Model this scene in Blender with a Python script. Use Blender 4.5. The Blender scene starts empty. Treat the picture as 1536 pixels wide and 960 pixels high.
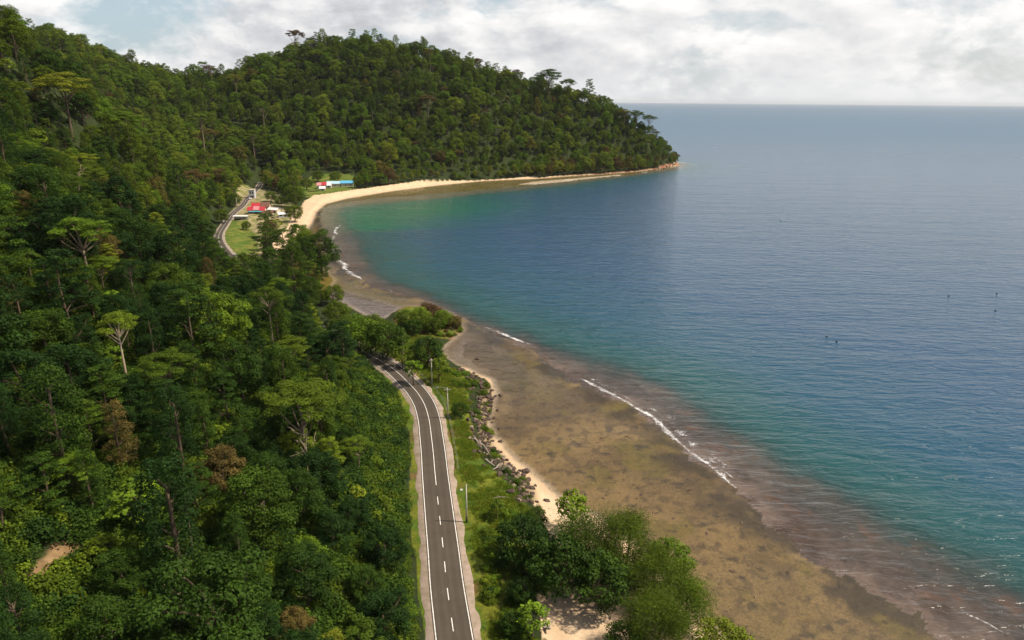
import bpy, math, random
import numpy as np

random.seed(7)
RNG = np.random.default_rng(11)
scene = bpy.context.scene
COL = scene.collection

# ------------------------------------------------------------------ camera
CAM_Z = 85.0
FPX = 1024.0                       # focal length in pixels of the 1536 px wide photograph
PITCH = math.radians(17.79)
ROLL = math.radians(0.49)


def rot(axis, a):
    c, s = math.cos(a), math.sin(a)
    if axis == 'x':
        return np.array([[1, 0, 0], [0, c, -s], [0, s, c]])
    return np.array([[c, -s, 0], [s, c, 0], [0, 0, 1]])


CAM_R = rot('x', math.pi / 2 - PITCH) @ rot('z', ROLL)
CAM_P = np.array([0.0, 0.0, CAM_Z])


def ray(u, v):
    d = CAM_R @ np.array([(u - 768) / FPX, (480 - v) / FPX, -1.0])
    return d


def at(u, v, z=0.0):
    """where the line of sight through a point of the photograph meets the level z"""
    d = ray(u, v)
    t = (z - CAM_Z) / d[2]
    return CAM_P + t * d


def project(P):
    q = (np.asarray(P, float) - CAM_P) @ CAM_R
    dep = -q[..., 2]
    return 768 + FPX * q[..., 0] / dep, 480 - FPX * q[..., 1] / dep, dep


cam_data = bpy.data.cameras.new('camera')
cam = bpy.data.objects.new('camera', cam_data)
COL.objects.link(cam)
cam.location = (0, 0, CAM_Z)
from mathutils import Matrix, Vector
cam.rotation_euler = Matrix([list(r) for r in CAM_R]).to_euler()
cam_data.sensor_width = 36.0
cam_data.lens = 24.0
cam_data.clip_start = 1.0
cam_data.clip_end = 200000.0
scene.camera = cam

# ------------------------------------------------------------------ numeric helpers


def smooth(a, b, x):
    t = np.clip((x - a) / (b - a), 0, 1)
    return t * t * (3 - 2 * t)


def lattice(ix, iy, seed):
    n = (ix.astype(np.int64) * 374761393 + iy.astype(np.int64) * 668265263 + seed * 974634777) & 0x7FFFFFFF
    n = ((n ^ (n >> 13)) * 1274126177) & 0x7FFFFFFF
    n = n ^ (n >> 16)
    return (n & 0xFFFFFF) / float(0xFFFFFF)


def vnoise(x, y, seed=0):
    xi, yi = np.floor(x), np.floor(y)
    fx, fy = x - xi, y - yi
    fx = fx * fx * (3 - 2 * fx)
    fy = fy * fy * (3 - 2 * fy)
    a = lattice(xi, yi, seed)
    b = lattice(xi + 1, yi, seed)
    c = lattice(xi, yi + 1, seed)
    d = lattice(xi + 1, yi + 1, seed)
    return (a * (1 - fx) + b * fx) * (1 - fy) + (c * (1 - fx) + d * fx) * fy


def fbm(x, y, seed=0, octaves=4):
    s, amp, tot = 0, 1.0, 0
    for k in range(octaves):
        s = s + amp * vnoise(x * 2 ** k + 17.3 * k, y * 2 ** k - 9.1 * k, seed + k)
        tot += amp
        amp *= 0.5
    return s / tot


def spline(pts, step=2.0):
    P = np.array(pts, float)
    P = np.vstack([2 * P[0] - P[1], P, 2 * P[-1] - P[-2]])
    out = []
    for i in range(1, len(P) - 2):
        p0, p1, p2, p3 = P[i - 1], P[i], P[i + 1], P[i + 2]
        n = max(2, int(np.linalg.norm(p2 - p1) / step))
        for k in range(n):
            t = k / n
            out.append(0.5 * ((2 * p1) + (-p0 + p2) * t + (2 * p0 - 5 * p1 + 4 * p2 - p3) * t * t + (-p0 + 3 * p1 - 3 * p2 + p3) * t ** 3))
    out.append(P[-2])
    return np.array(out)


def dist_line(X, Y, line, closed=False):
    """distance to a polyline, side (+ left of travel), and the share of its length at the nearest point"""
    L = np.array(line, float)
    if closed:
        L = np.vstack([L, L[:1]])
    best = np.full(X.shape, 1e18)
    side = np.zeros(X.shape)
    arc = np.zeros(X.shape)
    seg = np.linalg.norm(np.diff(L, axis=0), axis=1)
    cum = np.concatenate([[0], np.cumsum(seg)])
    for i in range(len(L) - 1):
        ax, ay = L[i]
        dx, dy = L[i + 1] - L[i]
        ll = dx * dx + dy * dy + 1e-9
        t = np.clip(((X - ax) * dx + (Y - ay) * dy) / ll, 0, 1)
        ex, ey = X - (ax + t * dx), Y - (ay + t * dy)
        d = ex * ex + ey * ey
        m = d < best
        best = np.where(m, d, best)
        side = np.where(m, dx * (Y - ay) - dy * (X - ax), side)
        arc = np.where(m, cum[i] + t * seg[i], arc)
    return np.sqrt(best), np.sign(side), arc


def inside(X, Y, poly):
    P = np.array(poly, float)
    r = np.zeros(X.shape, bool)
    j = len(P) - 1
    for i in range(len(P)):
        xi, yi = P[i]
        xj, yj = P[j]
        c = ((yi > Y) != (yj > Y)) & (X < (xj - xi) * (Y - yi) / (yj - yi + 1e-12) + xi)
        r ^= c
        j = i
    return r


def signed(X, Y, poly):
    d, _, _ = dist_line(X, Y, poly, True)
    return np.where(inside(X, Y, poly), d, -d)


def gpts(pix, z=0.0):
    return [tuple(at(u, v, z)[:2]) for u, v in pix]


# ------------------------------------------------------------------ plan of the bay
SHORE = gpts([(1230, 1060), (1120, 985), (1075, 950), (1035, 905), (990, 850), (935, 800), (885, 772), (838, 750), (803, 717), (765, 680), (738, 655),
              (733, 620), (741, 590), (735, 570), (712, 560), (690, 548), (672, 538), (664, 527), (672, 516), (688, 505), (698, 493),
              (694, 479), (672, 467), (640, 459), (605, 459), (586, 470), (576, 478), (548, 473), (524, 459), (498, 446), (496, 432),
              (503, 420), (490, 408), (478, 396), (462, 381), (449, 368), (454, 352), (467, 335), (474, 318), (488, 306), (520, 298),
              (580, 288), (650, 279), (720, 272), (760, 270), (800, 268.5), (850, 265), (900, 262), (950, 258), (985, 254), (1015, 249.5)], 0.2)
LAND = SHORE + [(238, 1000), (222, 1045), (60, 1250), (-300, 1450), (-900, 1700), (-1700, 1500), (-1700, -200), (60, -200)]
# rim of the drained reef flat, where the water starts
RIM = gpts([(1520, 1060), (1450, 985), (1380, 932), (1280, 872), (1200, 822), (1150, 778), (1100, 729), (1050, 691), (1010, 661), (975, 633), (940, 607),
            (905, 589), (868, 573), (830, 551), (800, 531), (770, 513), (728, 494), (700, 483), (668, 465), (640, 453), (600, 442), (560, 430),
            (525, 412), (507, 393), (496, 370), (487, 350), (480, 330), (482, 313), (500, 306), (560, 298), (650, 291), (750, 282), (850, 272),
            (950, 261), (1019, 250)])
WETPOLY = RIM + [(246, 1002), (230, 1052), (66, 1262), (-290, 1470), (-290, 9000), (20000, 9000), (20000, -3000), (400, -3000)]
# outer edge of the reef, where the bottom falls away
EDGE = gpts([(1700, 1000), (1536, 905), (1450, 862), (1380, 827), (1300, 782), (1240, 750), (1180, 711), (1120, 671), (1060, 631), (1010, 596), (960, 571),
             (900, 549), (830, 526), (790, 509), (740, 492), (695, 474), (660, 452), (620, 438), (570, 418), (545, 399), (535, 375),
             (520, 345), (503, 322), (512, 310), (560, 304), (650, 297), (750, 287), (850, 276), (950, 263), (1020, 253)])
DEEPPOLY = EDGE + [(252, 1004), (238, 1060), (74, 1276), (-280, 1480), (-280, 9000), (20000, 9000), (20000, -3000), (500, -3000)]
LAGOON = gpts([(535, 352), (532, 335), (565, 322), (615, 317), (680, 308), (750, 298), (820, 288)])
MARSH = gpts([(430, 440), (436, 385), (452, 352), (474, 336), (478, 350), (480, 380), (486, 405), (520, 424), (560, 441), (640, 456), (600, 462), (545, 446), (500, 432), (480, 440)], 0.5)
SHEEN = gpts([(684, 520), (700, 508), (735, 512), (775, 535), (800, 560), (795, 600), (765, 612), (752, 590), (745, 572), (712, 550), (690, 540)], 0.1)
POOL = gpts([(492, 440), (515, 436), (545, 443), (590, 458), (612, 458), (592, 472), (574, 478), (548, 473), (524, 459)], 0.2)

ROAD_Z = 3.0
ROADLINE = spline(gpts([(700, 1060), (684, 975), (678, 933), (672, 890), (667, 850), (664, 813), (660, 780), (657, 749), (654, 727), (650, 680), (646, 647),
                        (642, 623), (632, 597), (615, 577), (598, 560), (574, 543)], ROAD_Z)
                  + [(-66, 236), (-92, 262), (-118, 302), (-143, 345), (-168, 388)]
                  + gpts([(328, 354), (337, 337), (350, 320), (364, 308), (372, 297)], ROAD_Z) + [(-245, 660), (-262, 720)], 2.0)
ROADC = ROADLINE[::3]

# ground level of the hills: x, y, z
HILL = [
    # coast strip, road, village
    (-5, 60, 3), (-9, 90, 3), (-16, 125, 3), (-22, 160, 3), (-30, 190, 3), (-45, 216, 3), (-66, 236, 3), (-92, 262, 3.2), (-118, 302, 3.5),
    (-143, 345, 3.5), (-168, 388, 3.5), (-190, 440, 3.5), (-210, 520, 4), (-225, 590, 4), (-245, 660, 5), (-195, 600, 3.5), (-165, 500, 2.5), (-180, 640, 4),
    (10, 90, 2.6), (25, 95, 1.8), (0, 125, 2.8), (10, 140, 1.8), (-10, 165, 2.6), (-22, 200, 2.6), (-45, 250, 2.5), (-80, 300, 2), (-115, 360, 2),
    (30, 60, 2.5), (-50, 270, 2.0), (-100, 700, 3), (-140, 640, 3), (-60, 745, 3),
    # near slope rising west of the road, up to a spur with a valley behind it
    (-17, 90, 4), (-30, 160, 5), (-24, 125, 4.5), (-52, 216, 6), (-40, 60, 14), (-35, 95, 11), (-45, 130, 14), (-55, 170, 16), (-72, 225, 16),
    (-70, 85, 27), (-85, 130, 33), (-95, 175, 34), (-115, 230, 32), (-100, 265, 16), (-110, 90, 46), (-130, 140, 55), (-150, 200, 58), (-165, 255, 50), (-150, 300, 24),
    (-170, 100, 74), (-200, 170, 84), (-210, 240, 78), (-212, 310, 62), (-180, 335, 28), (-165, 365, 10),
    (-260, 130, 100), (-290, 220, 112), (-400, 200, 146), (-340, 300, 142),
    (-252, 352, 114), (-238, 362, 99), (-222, 370, 75), (-204, 381, 47), (-190, 391, 26), (-178, 400, 8),
    (-300, 345, 134), (-260, 420, 76), (-230, 440, 34), (-215, 480, 14), (-250, 520, 20), (-320, 430, 100), (-330, 520, 52), (-290, 600, 24), (-420, 440, 112), (-400, 560, 74), (-380, 640, 52),
    (-600, 250, 150), (-560, 450, 134), (-480, 600, 96), (-420, 700, 74),
    # hills behind and saddle
    (-700, 700, 150), (-620, 800, 150), (-575, 870, 147), (-500, 930, 112), (-440, 990, 94), (-410, 1010, 97), (-900, 900, 165), (-540, 900, 140), (-800, 1300, 110),
    (-380, 780, 60), (-330, 760, 34), (-300, 700, 22), (-420, 880, 90), (-520, 760, 112),
    # headland
    (-330, 980, 126), (-270, 960, 140), (-200, 940, 140), (-130, 945, 134), (-60, 945, 114), (0, 950, 97), (60, 955, 84), (110, 960, 76), (150, 962, 60),
    (185, 966, 42), (212, 970, 27), (232, 978, 12), (-280, 850, 70), (-220, 820, 60), (-150, 815, 52), (-90, 830, 48), (-30, 855, 44), (30, 880, 36), (90, 905, 27), (150, 930, 15),
    (-250, 740, 16), (-170, 745, 14), (-110, 765, 16), (-50, 785, 12), (0, 822, 8), (60, 860, 6), (120, 895, 5), (190, 935, 3),
    (-150, 1150, 70), (0, 1150, 40), (100, 1060, 34), (-300, 1250, 70), (180, 1030, 8),
]
HC = np.array(HILL, float)


def tps_setup(P, lam=25.0):
    n = len(P)
    r = np.linalg.norm(P[:, None, :2] - P[None, :, :2], axis=2) / 100.0
    K = np.where(r > 0, r * r * np.log(r + 1e-9), 0)
    K[np.arange(n), np.arange(n)] += lam * 1e-3
    Q = np.hstack([np.ones((n, 1)), P[:, :2] / 100.0])
    A = np.zeros((n + 3, n + 3))
    A[:n, :n] = K
    A[:n, n:] = Q
    A[n:, :n] = Q.T
    return np.linalg.solve(A, np.concatenate([P[:, 2], [0, 0, 0]]))


TPS_W = tps_setup(HC)


def tps(X, Y):
    out = TPS_W[-3] + TPS_W[-2] * X / 100 + TPS_W[-1] * Y / 100
    for k in range(len(HC)):
        r2 = ((X - HC[k, 0]) ** 2 + (Y - HC[k, 1]) ** 2) / 1e4
        out = out + TPS_W[k] * 0.5 * r2 * np.log(r2 + 1e-12)
    return out


def fields(X, Y):
    """height and the distances everything else is laid out by"""
    F = {}
    s = signed(X, Y, LAND)
    rim = signed(X, Y, WETPOLY)
    edge = signed(X, Y, DEEPPOLY)
    d_road, _, _ = dist_line(X, Y, ROADC)
    wob = (fbm(X * 0.15, Y * 0.15, 5, 3) - 0.5)
    hill = tps(X, Y)
    hill = np.maximum(hill, 1.4) + np.where(hill > 8, (fbm(X * 0.02, Y * 0.02, 3, 3) - 0.5) * np.clip(hill - 8, 0, 30) * 0.35, 0)
    far = np.hypot(X, Y)
    steep = 0.22 + 0.9 * smooth(790, 850, Y)
    s2 = s + wob * np.where(far > 300, 0.5, 2.0)
    land = np.minimum(hill, 0.25 + np.clip(s2, 0, 12) * steep + np.clip(s2 - 12, 0, None) * 1.3)
    w = smooth(5.5, 17.0, d_road)
    land = ROAD_Z - 0.12 + np.where(d_road > 5.2, 0.0, 0.0) + (land - (ROAD_Z - 0.12)) * w
    flat = 0.16 + 0.12 * (fbm(X * 0.06, Y * 0.06, 9, 4) - 0.5)
    rimw = rim + wob * 7.0 + (vnoise(X * 0.5, Y * 0.5, 21) - 0.5) * 1.6
    edgew = edge + wob * 9.0
    width = np.maximum(rimw - edgew, 0.5)
    tt = np.clip(rimw / width, 0, 1)
    shelf = 0.10 + 0.75 * tt
    dep = np.where(edgew > 0, 0.85 + 0.10 * edgew + 0.0009 * np.clip(edgew, 0, 150) ** 2, shelf)
    dep = np.where(rimw > 0, dep * smooth(0, 3.0, rimw) + 0.02, 0)
    low = np.where(rimw > 0, 0.12 - dep - 0.1, flat * smooth(-0.2, -3, rimw) + 0.03)
    pool = np.maximum(signed(X, Y, POOL), signed(X, Y, SHEEN) * 0.6) + wob * 5.0
    low = np.where(rimw < 0, low - 0.30 * smooth(-1.5, 3.0, pool) * smooth(-0.3, -2.5, s2), low)
    h = np.where(s2 > 0, land, np.minimum(low, 0.24))
    F.update(s=s2, rim=rimw, edge=edgew, road=d_road, h=h, far=far)
    return F


def height(x, y):
    return float(fields(np.array([x], float), np.array([y], float))['h'][0])


# ------------------------------------------------------------------ polygons of ground kinds (level about 3 m)
VERGE = gpts([(640, 1010), (634, 950), (628, 860), (622, 780), (618, 720), (613, 665), (603, 620), (592, 590), (572, 545), (556, 530), (548, 515),
              (575, 505), (610, 500), (650, 500), (668, 522), (672, 540), (690, 552), (705, 575), (700, 620), (706, 655), (725, 690), (765, 720), (795, 765), (800, 830), (770, 900), (760, 1010)], 3.0)
FIELD = gpts([(322, 378), (326, 355), (345, 328), (366, 332), (382, 345), (388, 372), (350, 385)], 3.5)
VILLAGE = gpts([(318, 385), (322, 352), (345, 318), (358, 300), (352, 286), (372, 280), (418, 288), (440, 305), (432, 335), (404, 345), (392, 380)], 3.5)
HAMLET = gpts([(452, 294), (452, 278), (470, 272), (500, 271), (532, 272), (535, 284), (500, 291), (470, 298)], 3.0)
BEACH = gpts([(415, 388), (408, 365), (428, 345), (436, 330), (443, 316), (457, 303), (472, 296), (500, 292.5), (560, 284), (640, 275), (720, 269.5), (770, 267),
              (800, 264.5), (820, 268), (760, 271), (700, 274.5), (650, 280), (580, 289.5), (520, 299), (490, 307), (476, 318), (469, 335), (456, 352), (446, 372), (430, 392)], 1.5)
SANDS = gpts([(742, 565), (748, 590), (742, 620), (742, 655), (768, 677), (806, 712), (845, 748), (900, 775), (950, 810), (1000, 860), (1050, 910), (1100, 955), (1150, 1010),
              (820, 1010), (800, 900), (850, 870), (830, 800), (800, 760), (770, 715), (735, 680), (722, 655), (720, 620), (722, 580)], 1.0)
SPIT = gpts([(590, 482), (600, 460), (640, 455), (680, 462), (702, 480), (702, 496), (680, 507), (640, 510), (600, 500)], 0.8)
BAR = gpts([(775, 277), (800, 272), (860, 267.5), (930, 261.5), (936, 263.5), (870, 270.5), (820, 276)], 0.3)
BANK = gpts([(690, 553), (713, 563), (738, 574), (741, 600), (735, 632), (741, 664), (765, 693), (802, 733), (806, 756), (790, 758), (768, 738), (744, 710), (722, 682), (706, 650), (713, 620), (714, 590), (700, 570)], 1.2)


def near_poly(X, Y, poly):
    return signed(X, Y, poly)


# ------------------------------------------------------------------ mesh helpers


def mesh_obj(name, verts, faces, mat=None, parent=None, smooth_shade=False):
    me = bpy.data.meshes.new(name)
    me.from_pydata([tuple(v) for v in verts], [], [tuple(f) for f in faces])
    if mat is not None:
        for m in (mat if isinstance(mat, (list, tuple)) else [mat]):
            me.materials.append(m)
    if smooth_shade:
        me.polygons.foreach_set('use_smooth', [True] * len(me.polygons))
    me.update()
    o = bpy.data.objects.new(name, me)
    COL.objects.link(o)
    if parent is not None:
        o.parent = parent
    return o


def quad_mesh(name, V, Q, attrs=None, face_attrs=None, smooth_shade=False):
    """a mesh from numpy arrays of vertices and quads"""
    me = bpy.data.meshes.new(name)
    nv, nq = len(V), len(Q)
    me.vertices.add(nv)
    me.vertices.foreach_set('co', np.ascontiguousarray(V, np.float32).ravel())
    me.loops.add(nq * 4)
    me.loops.foreach_set('vertex_index', np.ascontiguousarray(Q, np.int32).ravel())
    me.polygons.add(nq)
    me.polygons.foreach_set('loop_start', np.arange(nq, dtype=np.int32) * 4)
    me.update(calc_edges=True)
    if smooth_shade:
        me.polygons.foreach_set('use_smooth', np.ones(nq, bool))
    for nm, (typ, arr) in (attrs or {}).items():
        a = me.attributes.new(nm, typ, 'POINT')
        if typ == 'FLOAT':
            a.data.foreach_set('value', np.ascontiguousarray(arr, np.float32))
        else:
            c = np.ones((nv, 4), np.float32)
            c[:, :3] = arr
            a.data.foreach_set('color', c.ravel())
    for nm, arr in (face_attrs or {}).items():
        a = me.attributes.new(nm, 'FLOAT', 'FACE')
        a.data.foreach_set('value', np.ascontiguousarray(arr, np.float32))
    me.validate()
    return me


def link(name, me, parent=None):
    o = bpy.data.objects.new(name, me)
    COL.objects.link(o)
    if parent is not None:
        o.parent = parent
    return o


def empty(name, loc, rz=0.0):
    o = bpy.data.objects.new(name, None)
    COL.objects.link(o)
    o.location = loc
    o.rotation_euler = (0, 0, rz)
    o.empty_display_size = 0.5
    return o


def tag(o, label=None, cat=None, group=None, kind=None):
    if label:
        o['label'] = label
    if cat:
        o['category'] = cat
    if group:
        o['group'] = group
    if kind:
        o['kind'] = kind
    return o


class MB:
    """collects simple solids and links them as one mesh object"""

    def __init__(self):
        self.v, self.f = [], []

    def add(self, v, f):
        n = len(self.v)
        self.v += [tuple(p) for p in v]
        self.f += [tuple(i + n for i in q) for q in f]
        return self

    def box(self, x0, x1, y0, y1, z0, z1):
        return self.add([(x0, y0, z0), (x1, y0, z0), (x1, y1, z0), (x0, y1, z0), (x0, y0, z1), (x1, y0, z1), (x1, y1, z1), (x0, y1, z1)],
                        [(3, 2, 1, 0), (4, 5, 6, 7), (0, 1, 5, 4), (1, 2, 6, 5), (2, 3, 7, 6), (3, 0, 4, 7)])

    def tube(self, pts, rad, n=8, cap=True):
        V, F = tube(pts, rad, n)
        if cap:
            F = F + [tuple(range(n))[::-1], tuple(range(len(V) - n, len(V)))]
        return self.add(V, F)

    def prism(self, prof, x0, x1):
        """profile in y,z swept along x"""
        n = len(prof)
        v = [(x0, p[0], p[1]) for p in prof] + [(x1, p[0], p[1]) for p in prof]
        f = [tuple(range(n)), tuple(range(2 * n - 1, n - 1, -1))] + [(i, n + i, n + (i + 1) % n, (i + 1) % n) for i in range(n)]
        return self.add(v, f)

    def build(self, name, mat, parent=None, sm=False):
        return mesh_obj(name, self.v, self.f, mat, parent, sm)


def tube(pts, rad, n=7):
    P = np.array(pts, float)
    R = np.broadcast_to(np.array(rad, float), (len(P),)) if np.ndim(rad) == 0 else np.array(rad, float)
    T = np.gradient(P, axis=0)
    T /= np.linalg.norm(T, axis=1)[:, None] + 1e-9
    ref = np.array([0.0, 0, 1]) if abs(T[0, 2]) < 0.9 else np.array([1.0, 0, 0])
    V = []
    for i in range(len(P)):
        a = np.cross(T[i], ref)
        a /= np.linalg.norm(a) + 1e-9
        b = np.cross(T[i], a)
        for k in range(n):
            w = 2 * math.pi * k / n
            V.append(P[i] + R[i] * (math.cos(w) * a + math.sin(w) * b))
    F = []
    for i in range(len(P) - 1):
        for k in range(n):
            F.append((i * n + k, i * n + (k + 1) % n, (i + 1) * n + (k + 1) % n, (i + 1) * n + k))
    return V, F


# ------------------------------------------------------------------ material helpers


class NT:
    def __init__(self, name):
        self.m = bpy.data.materials.new(name)
        self.m.use_nodes = True
        self.t = self.m.node_tree
        self.t.nodes.clear()
        self.out = self.t.nodes.new('ShaderNodeOutputMaterial')

    def n(self, typ, **kw):
        nd = self.t.nodes.new(typ)
        for k, v in kw.items():
            if hasattr(nd, k):
                setattr(nd, k, v)
            else:
                nd.inputs[k.replace('_', ' ')].default_value = v
        return nd

    def l(self, a, b):
        self.t.links.new(a, b)

    def math(self, op, a, b=None, clamp=False):
        nd = self.t.nodes.new('ShaderNodeMath')
        nd.operation = op
        nd.use_clamp = clamp
        for i, x in enumerate((a, b)):
            if x is None:
                continue
            if hasattr(x, 'links'):
                self.l(x, nd.inputs[i])
            else:
                nd.inputs[i].default_value = x
        return nd.outputs[0]

    def mix(self, fac, a, b, mode='MIX'):
        nd = self.t.nodes.new('ShaderNodeMix')
        nd.data_type = 'RGBA'
        nd.blend_type = mode
        for s, x in ((nd.inputs[0], fac), (nd.inputs[6], a), (nd.inputs[7], b)):
            if hasattr(x, 'links'):
                self.l(x, s)
            elif isinstance(x, (int, float)):
                s.default_value = x
            else:
                s.default_value = (*x, 1)
        return nd.outputs[2]

    def ramp(self, fac, stops, interp='LINEAR'):
        nd = self.t.nodes.new('ShaderNodeValToRGB')
        nd.color_ramp.interpolation = interp
        e = nd.color_ramp.elements
        while len(e) > 1:
            e.remove(e[-1])
        for i, (p, c) in enumerate(stops):
            x = e[0] if i == 0 else e.new(p)
            x.position = p
            x.color = (*c, 1) if not isinstance(c, (int, float)) else (c, c, c, 1)
        self.l(fac, nd.inputs[0])
        return nd.outputs[0]

    def noise(self, scale, detail=4, rough=0.6, vec=None, dist=0.0):
        nd = self.n('ShaderNodeTexNoise')
        nd.inputs['Scale'].default_value = scale
        nd.inputs['Detail'].default_value = detail
        nd.inputs['Roughness'].default_value = rough
        nd.inputs['Distortion'].default_value = dist
        if vec is not None:
            self.l(vec, nd.inputs['Vector'])
        return nd.outputs['Fac']

    def pos(self):
        return self.n('ShaderNodeNewGeometry').outputs['Position']

    def obj(self):
        return self.n('ShaderNodeTexCoord').outputs['Object']

    def mapping(self, vec, rotz=0, scale=(1, 1, 1)):
        nd = self.n('ShaderNodeMapping')
        nd.inputs['Rotation'].default_value = (0, 0, rotz)
        nd.inputs['Scale'].default_value = scale
        self.l(vec, nd.inputs['Vector'])
        return nd.outputs[0]

    def bump(self, h, strength, dist=1.0, normal=None):
        nd = self.n('ShaderNodeBump')
        nd.inputs['Strength'].default_value = strength
        nd.inputs['Distance'].default_value = dist
        self.l(h, nd.inputs['Height'])
        if normal is not None:
            self.l(normal, nd.inputs['Normal'])
        return nd.outputs[0]

    def bsdf(self, color, rough=0.8, spec=0.3, normal=None, metallic=0.0, ior=1.45):
        nd = self.n('ShaderNodeBsdfPrincipled')
        if hasattr(color, 'links'):
            self.l(color, nd.inputs['Base Color'])
        else:
            nd.inputs['Base Color'].default_value = (*color, 1)
        if hasattr(rough, 'links'):
            self.l(rough, nd.inputs['Roughness'])
        else:
            nd.inputs['Roughness'].default_value = rough
        nd.inputs['Specular IOR Level'].default_value = spec
        nd.inputs['Metallic'].default_value = metallic
        nd.inputs['IOR'].default_value = ior
        if normal is not None:
            self.l(normal, nd.inputs['Normal'])
        return nd

    def done(self, sh):
        self.l(sh, self.out.inputs['Surface'])
        return self.m


def plain(name, col, rough=0.7, var=0.25, scale=3.0, bump=0.0, spec=0.3, metallic=0.0):
    t = NT(name)
    o = t.obj()
    nz = t.noise(scale, 5, 0.65, o)
    c = t.mix(nz, [x * (1 - var) for x in col], [x * (1 + var) for x in col])
    nrm = t.bump(nz, bump, 0.1) if bump else None
    return t.done(t.bsdf(c, rough, spec, nrm, metallic).outputs[0])


# ---- foliage: one material, each tree has its own "tone"
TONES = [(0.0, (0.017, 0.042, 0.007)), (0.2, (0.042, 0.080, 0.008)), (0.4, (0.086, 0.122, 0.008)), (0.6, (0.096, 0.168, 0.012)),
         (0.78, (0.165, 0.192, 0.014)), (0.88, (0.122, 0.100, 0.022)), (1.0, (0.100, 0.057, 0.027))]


def foliage_material(name, gain=1.0, trans=0.22):
    t = NT(name)
    a = t.n('ShaderNodeAttribute', attribute_type='INSTANCER', attribute_name='tone')
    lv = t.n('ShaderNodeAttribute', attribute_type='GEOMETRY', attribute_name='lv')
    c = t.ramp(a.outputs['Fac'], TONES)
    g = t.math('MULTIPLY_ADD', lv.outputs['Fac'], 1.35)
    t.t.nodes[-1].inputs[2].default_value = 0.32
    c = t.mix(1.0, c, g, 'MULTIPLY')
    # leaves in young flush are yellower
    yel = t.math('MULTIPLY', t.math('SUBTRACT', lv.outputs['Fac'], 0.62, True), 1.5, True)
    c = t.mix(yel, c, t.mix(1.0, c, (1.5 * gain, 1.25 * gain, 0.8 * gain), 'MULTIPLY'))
    p = t.bsdf(c, 0.6, 0.09)
    tr = t.n('ShaderNodeBsdfTranslucent')
    t.l(t.mix(1.0, c, (1.2, 1.25, 0.6), 'MULTIPLY'), tr.inputs['Color'])
    mx = t.n('ShaderNodeMixShader')
    mx.inputs[0].default_value = trans
    t.l(p.outputs[0], mx.inputs[1])
    t.l(tr.outputs[0], mx.inputs[2])
    return t.done(mx.outputs[0])


M_LEAF = foliage_material('foliage')


def bark_material(name, c0, c1):
    t = NT(name)
    o = t.obj()
    nz = t.noise(1.2, 5, 0.7, t.mapping(o, 0, (1, 1, 0.25)))
    c = t.mix(nz, c0, c1)
    return t.done(t.bsdf(c, 0.85, 0.2, t.bump(nz, 0.5, 0.1)).outputs[0])


M_BARK = bark_material('bark_brown', (0.05, 0.035, 0.022), (0.14, 0.10, 0.065))
M_PALE = bark_material('bark_pale', (0.22, 0.16, 0.10), (0.50, 0.40, 0.28))
M_DRIFT = bark_material('driftwood', (0.22, 0.17, 0.13), (0.52, 0.45, 0.37))


def attr_ground(name, rough=0.9, fine=((3.0, 0.35), (0.4, 0.25)), bump=0.4, bdist=0.15, spec=0.2, rough_attr=None):
    t = NT(name)
    p = t.pos()
    c = t.n('ShaderNodeAttribute', attribute_name='tint').outputs['Color']
    hgt = None
    for sc, am in fine:
        nz = t.noise(sc, 6, 0.7, p)
        v = t.math('MULTIPLY_ADD', nz, 2 * am * 1.6)
        t.t.nodes[-1].inputs[2].default_value = 1 - am * 1.6
        c = t.mix(1.0, c, v, 'MULTIPLY')
        hgt = nz if hgt is None else t.math('ADD', hgt, nz)
    r = rough
    if rough_attr:
        r = t.n('ShaderNodeAttribute', attribute_name=rough_attr).outputs['Fac']
    return t.done(t.bsdf(c, r, spec, t.bump(hgt, bump, bdist)).outputs[0])


M_HILL = attr_ground('forest_floor', 0.95, ((0.8, 0.5), (0.08, 0.3)), 0.8, 0.6, 0.1)
M_GRASS = attr_ground('grass_ground', 0.9, ((1.6, 0.5), (0.25, 0.35)), 0.9, 0.35, 0.15)
M_SAND = attr_ground('beach_sand', 0.95, ((1.5, 0.18), (0.2, 0.15)), 0.4, 0.12, 0.1)
def flat_material():
    t = NT('wet_reef_flat')
    p = t.pos()
    c = t.n('ShaderNodeAttribute', attribute_name='tint').outputs['Color']
    w = t.n('ShaderNodeAttribute', attribute_name='wet').outputs['Fac']
    a, b_, d = t.noise(2.4, 7, 0.75, p), t.noise(0.45, 7, 0.72, p, 0.6), t.noise(0.10, 5, 0.65, p)
    v = t.n('ShaderNodeTexVoronoi', feature='F1')
    v.inputs['Scale'].default_value = 0.42
    t.l(t.mix(0.35, p, t.n('ShaderNodeTexNoise', Scale=1.2).outputs['Color']), v.inputs['Vector'])
    c = t.mix(1.0, c, t.ramp(a, [(0.25, 0.45), (0.75, 1.5)]), 'MULTIPLY')
    c = t.mix(t.ramp(b_, [(0.52, 0.0), (0.60, 0.55)]), c, t.mix(1.0, c, (0.45, 0.48, 0.34), 'MULTIPLY'))
    c = t.mix(t.math('MULTIPLY', t.ramp(d, [(0.48, 0.0), (0.58, 1.0)]), t.ramp(v.outputs['Distance'], [(0.08, 0.7), (0.20, 0.0)])), c, t.mix(1.0, c, (0.30, 0.26, 0.22), 'MULTIPLY'))
    wr = t.math('ADD', w, t.math('MULTIPLY', t.math('SUBTRACT', d, 0.5), 0.9), True)
    h = t.math('ADD', t.math('MULTIPLY', a, 0.6), t.math('MULTIPLY', b_, 1.2))
    return t.done(t.bsdf(c, t.ramp(wr, [(0.1, 0.14), (0.8, 0.8)]), 0.5, t.bump(h, 0.7, 0.10)).outputs[0])


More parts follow.
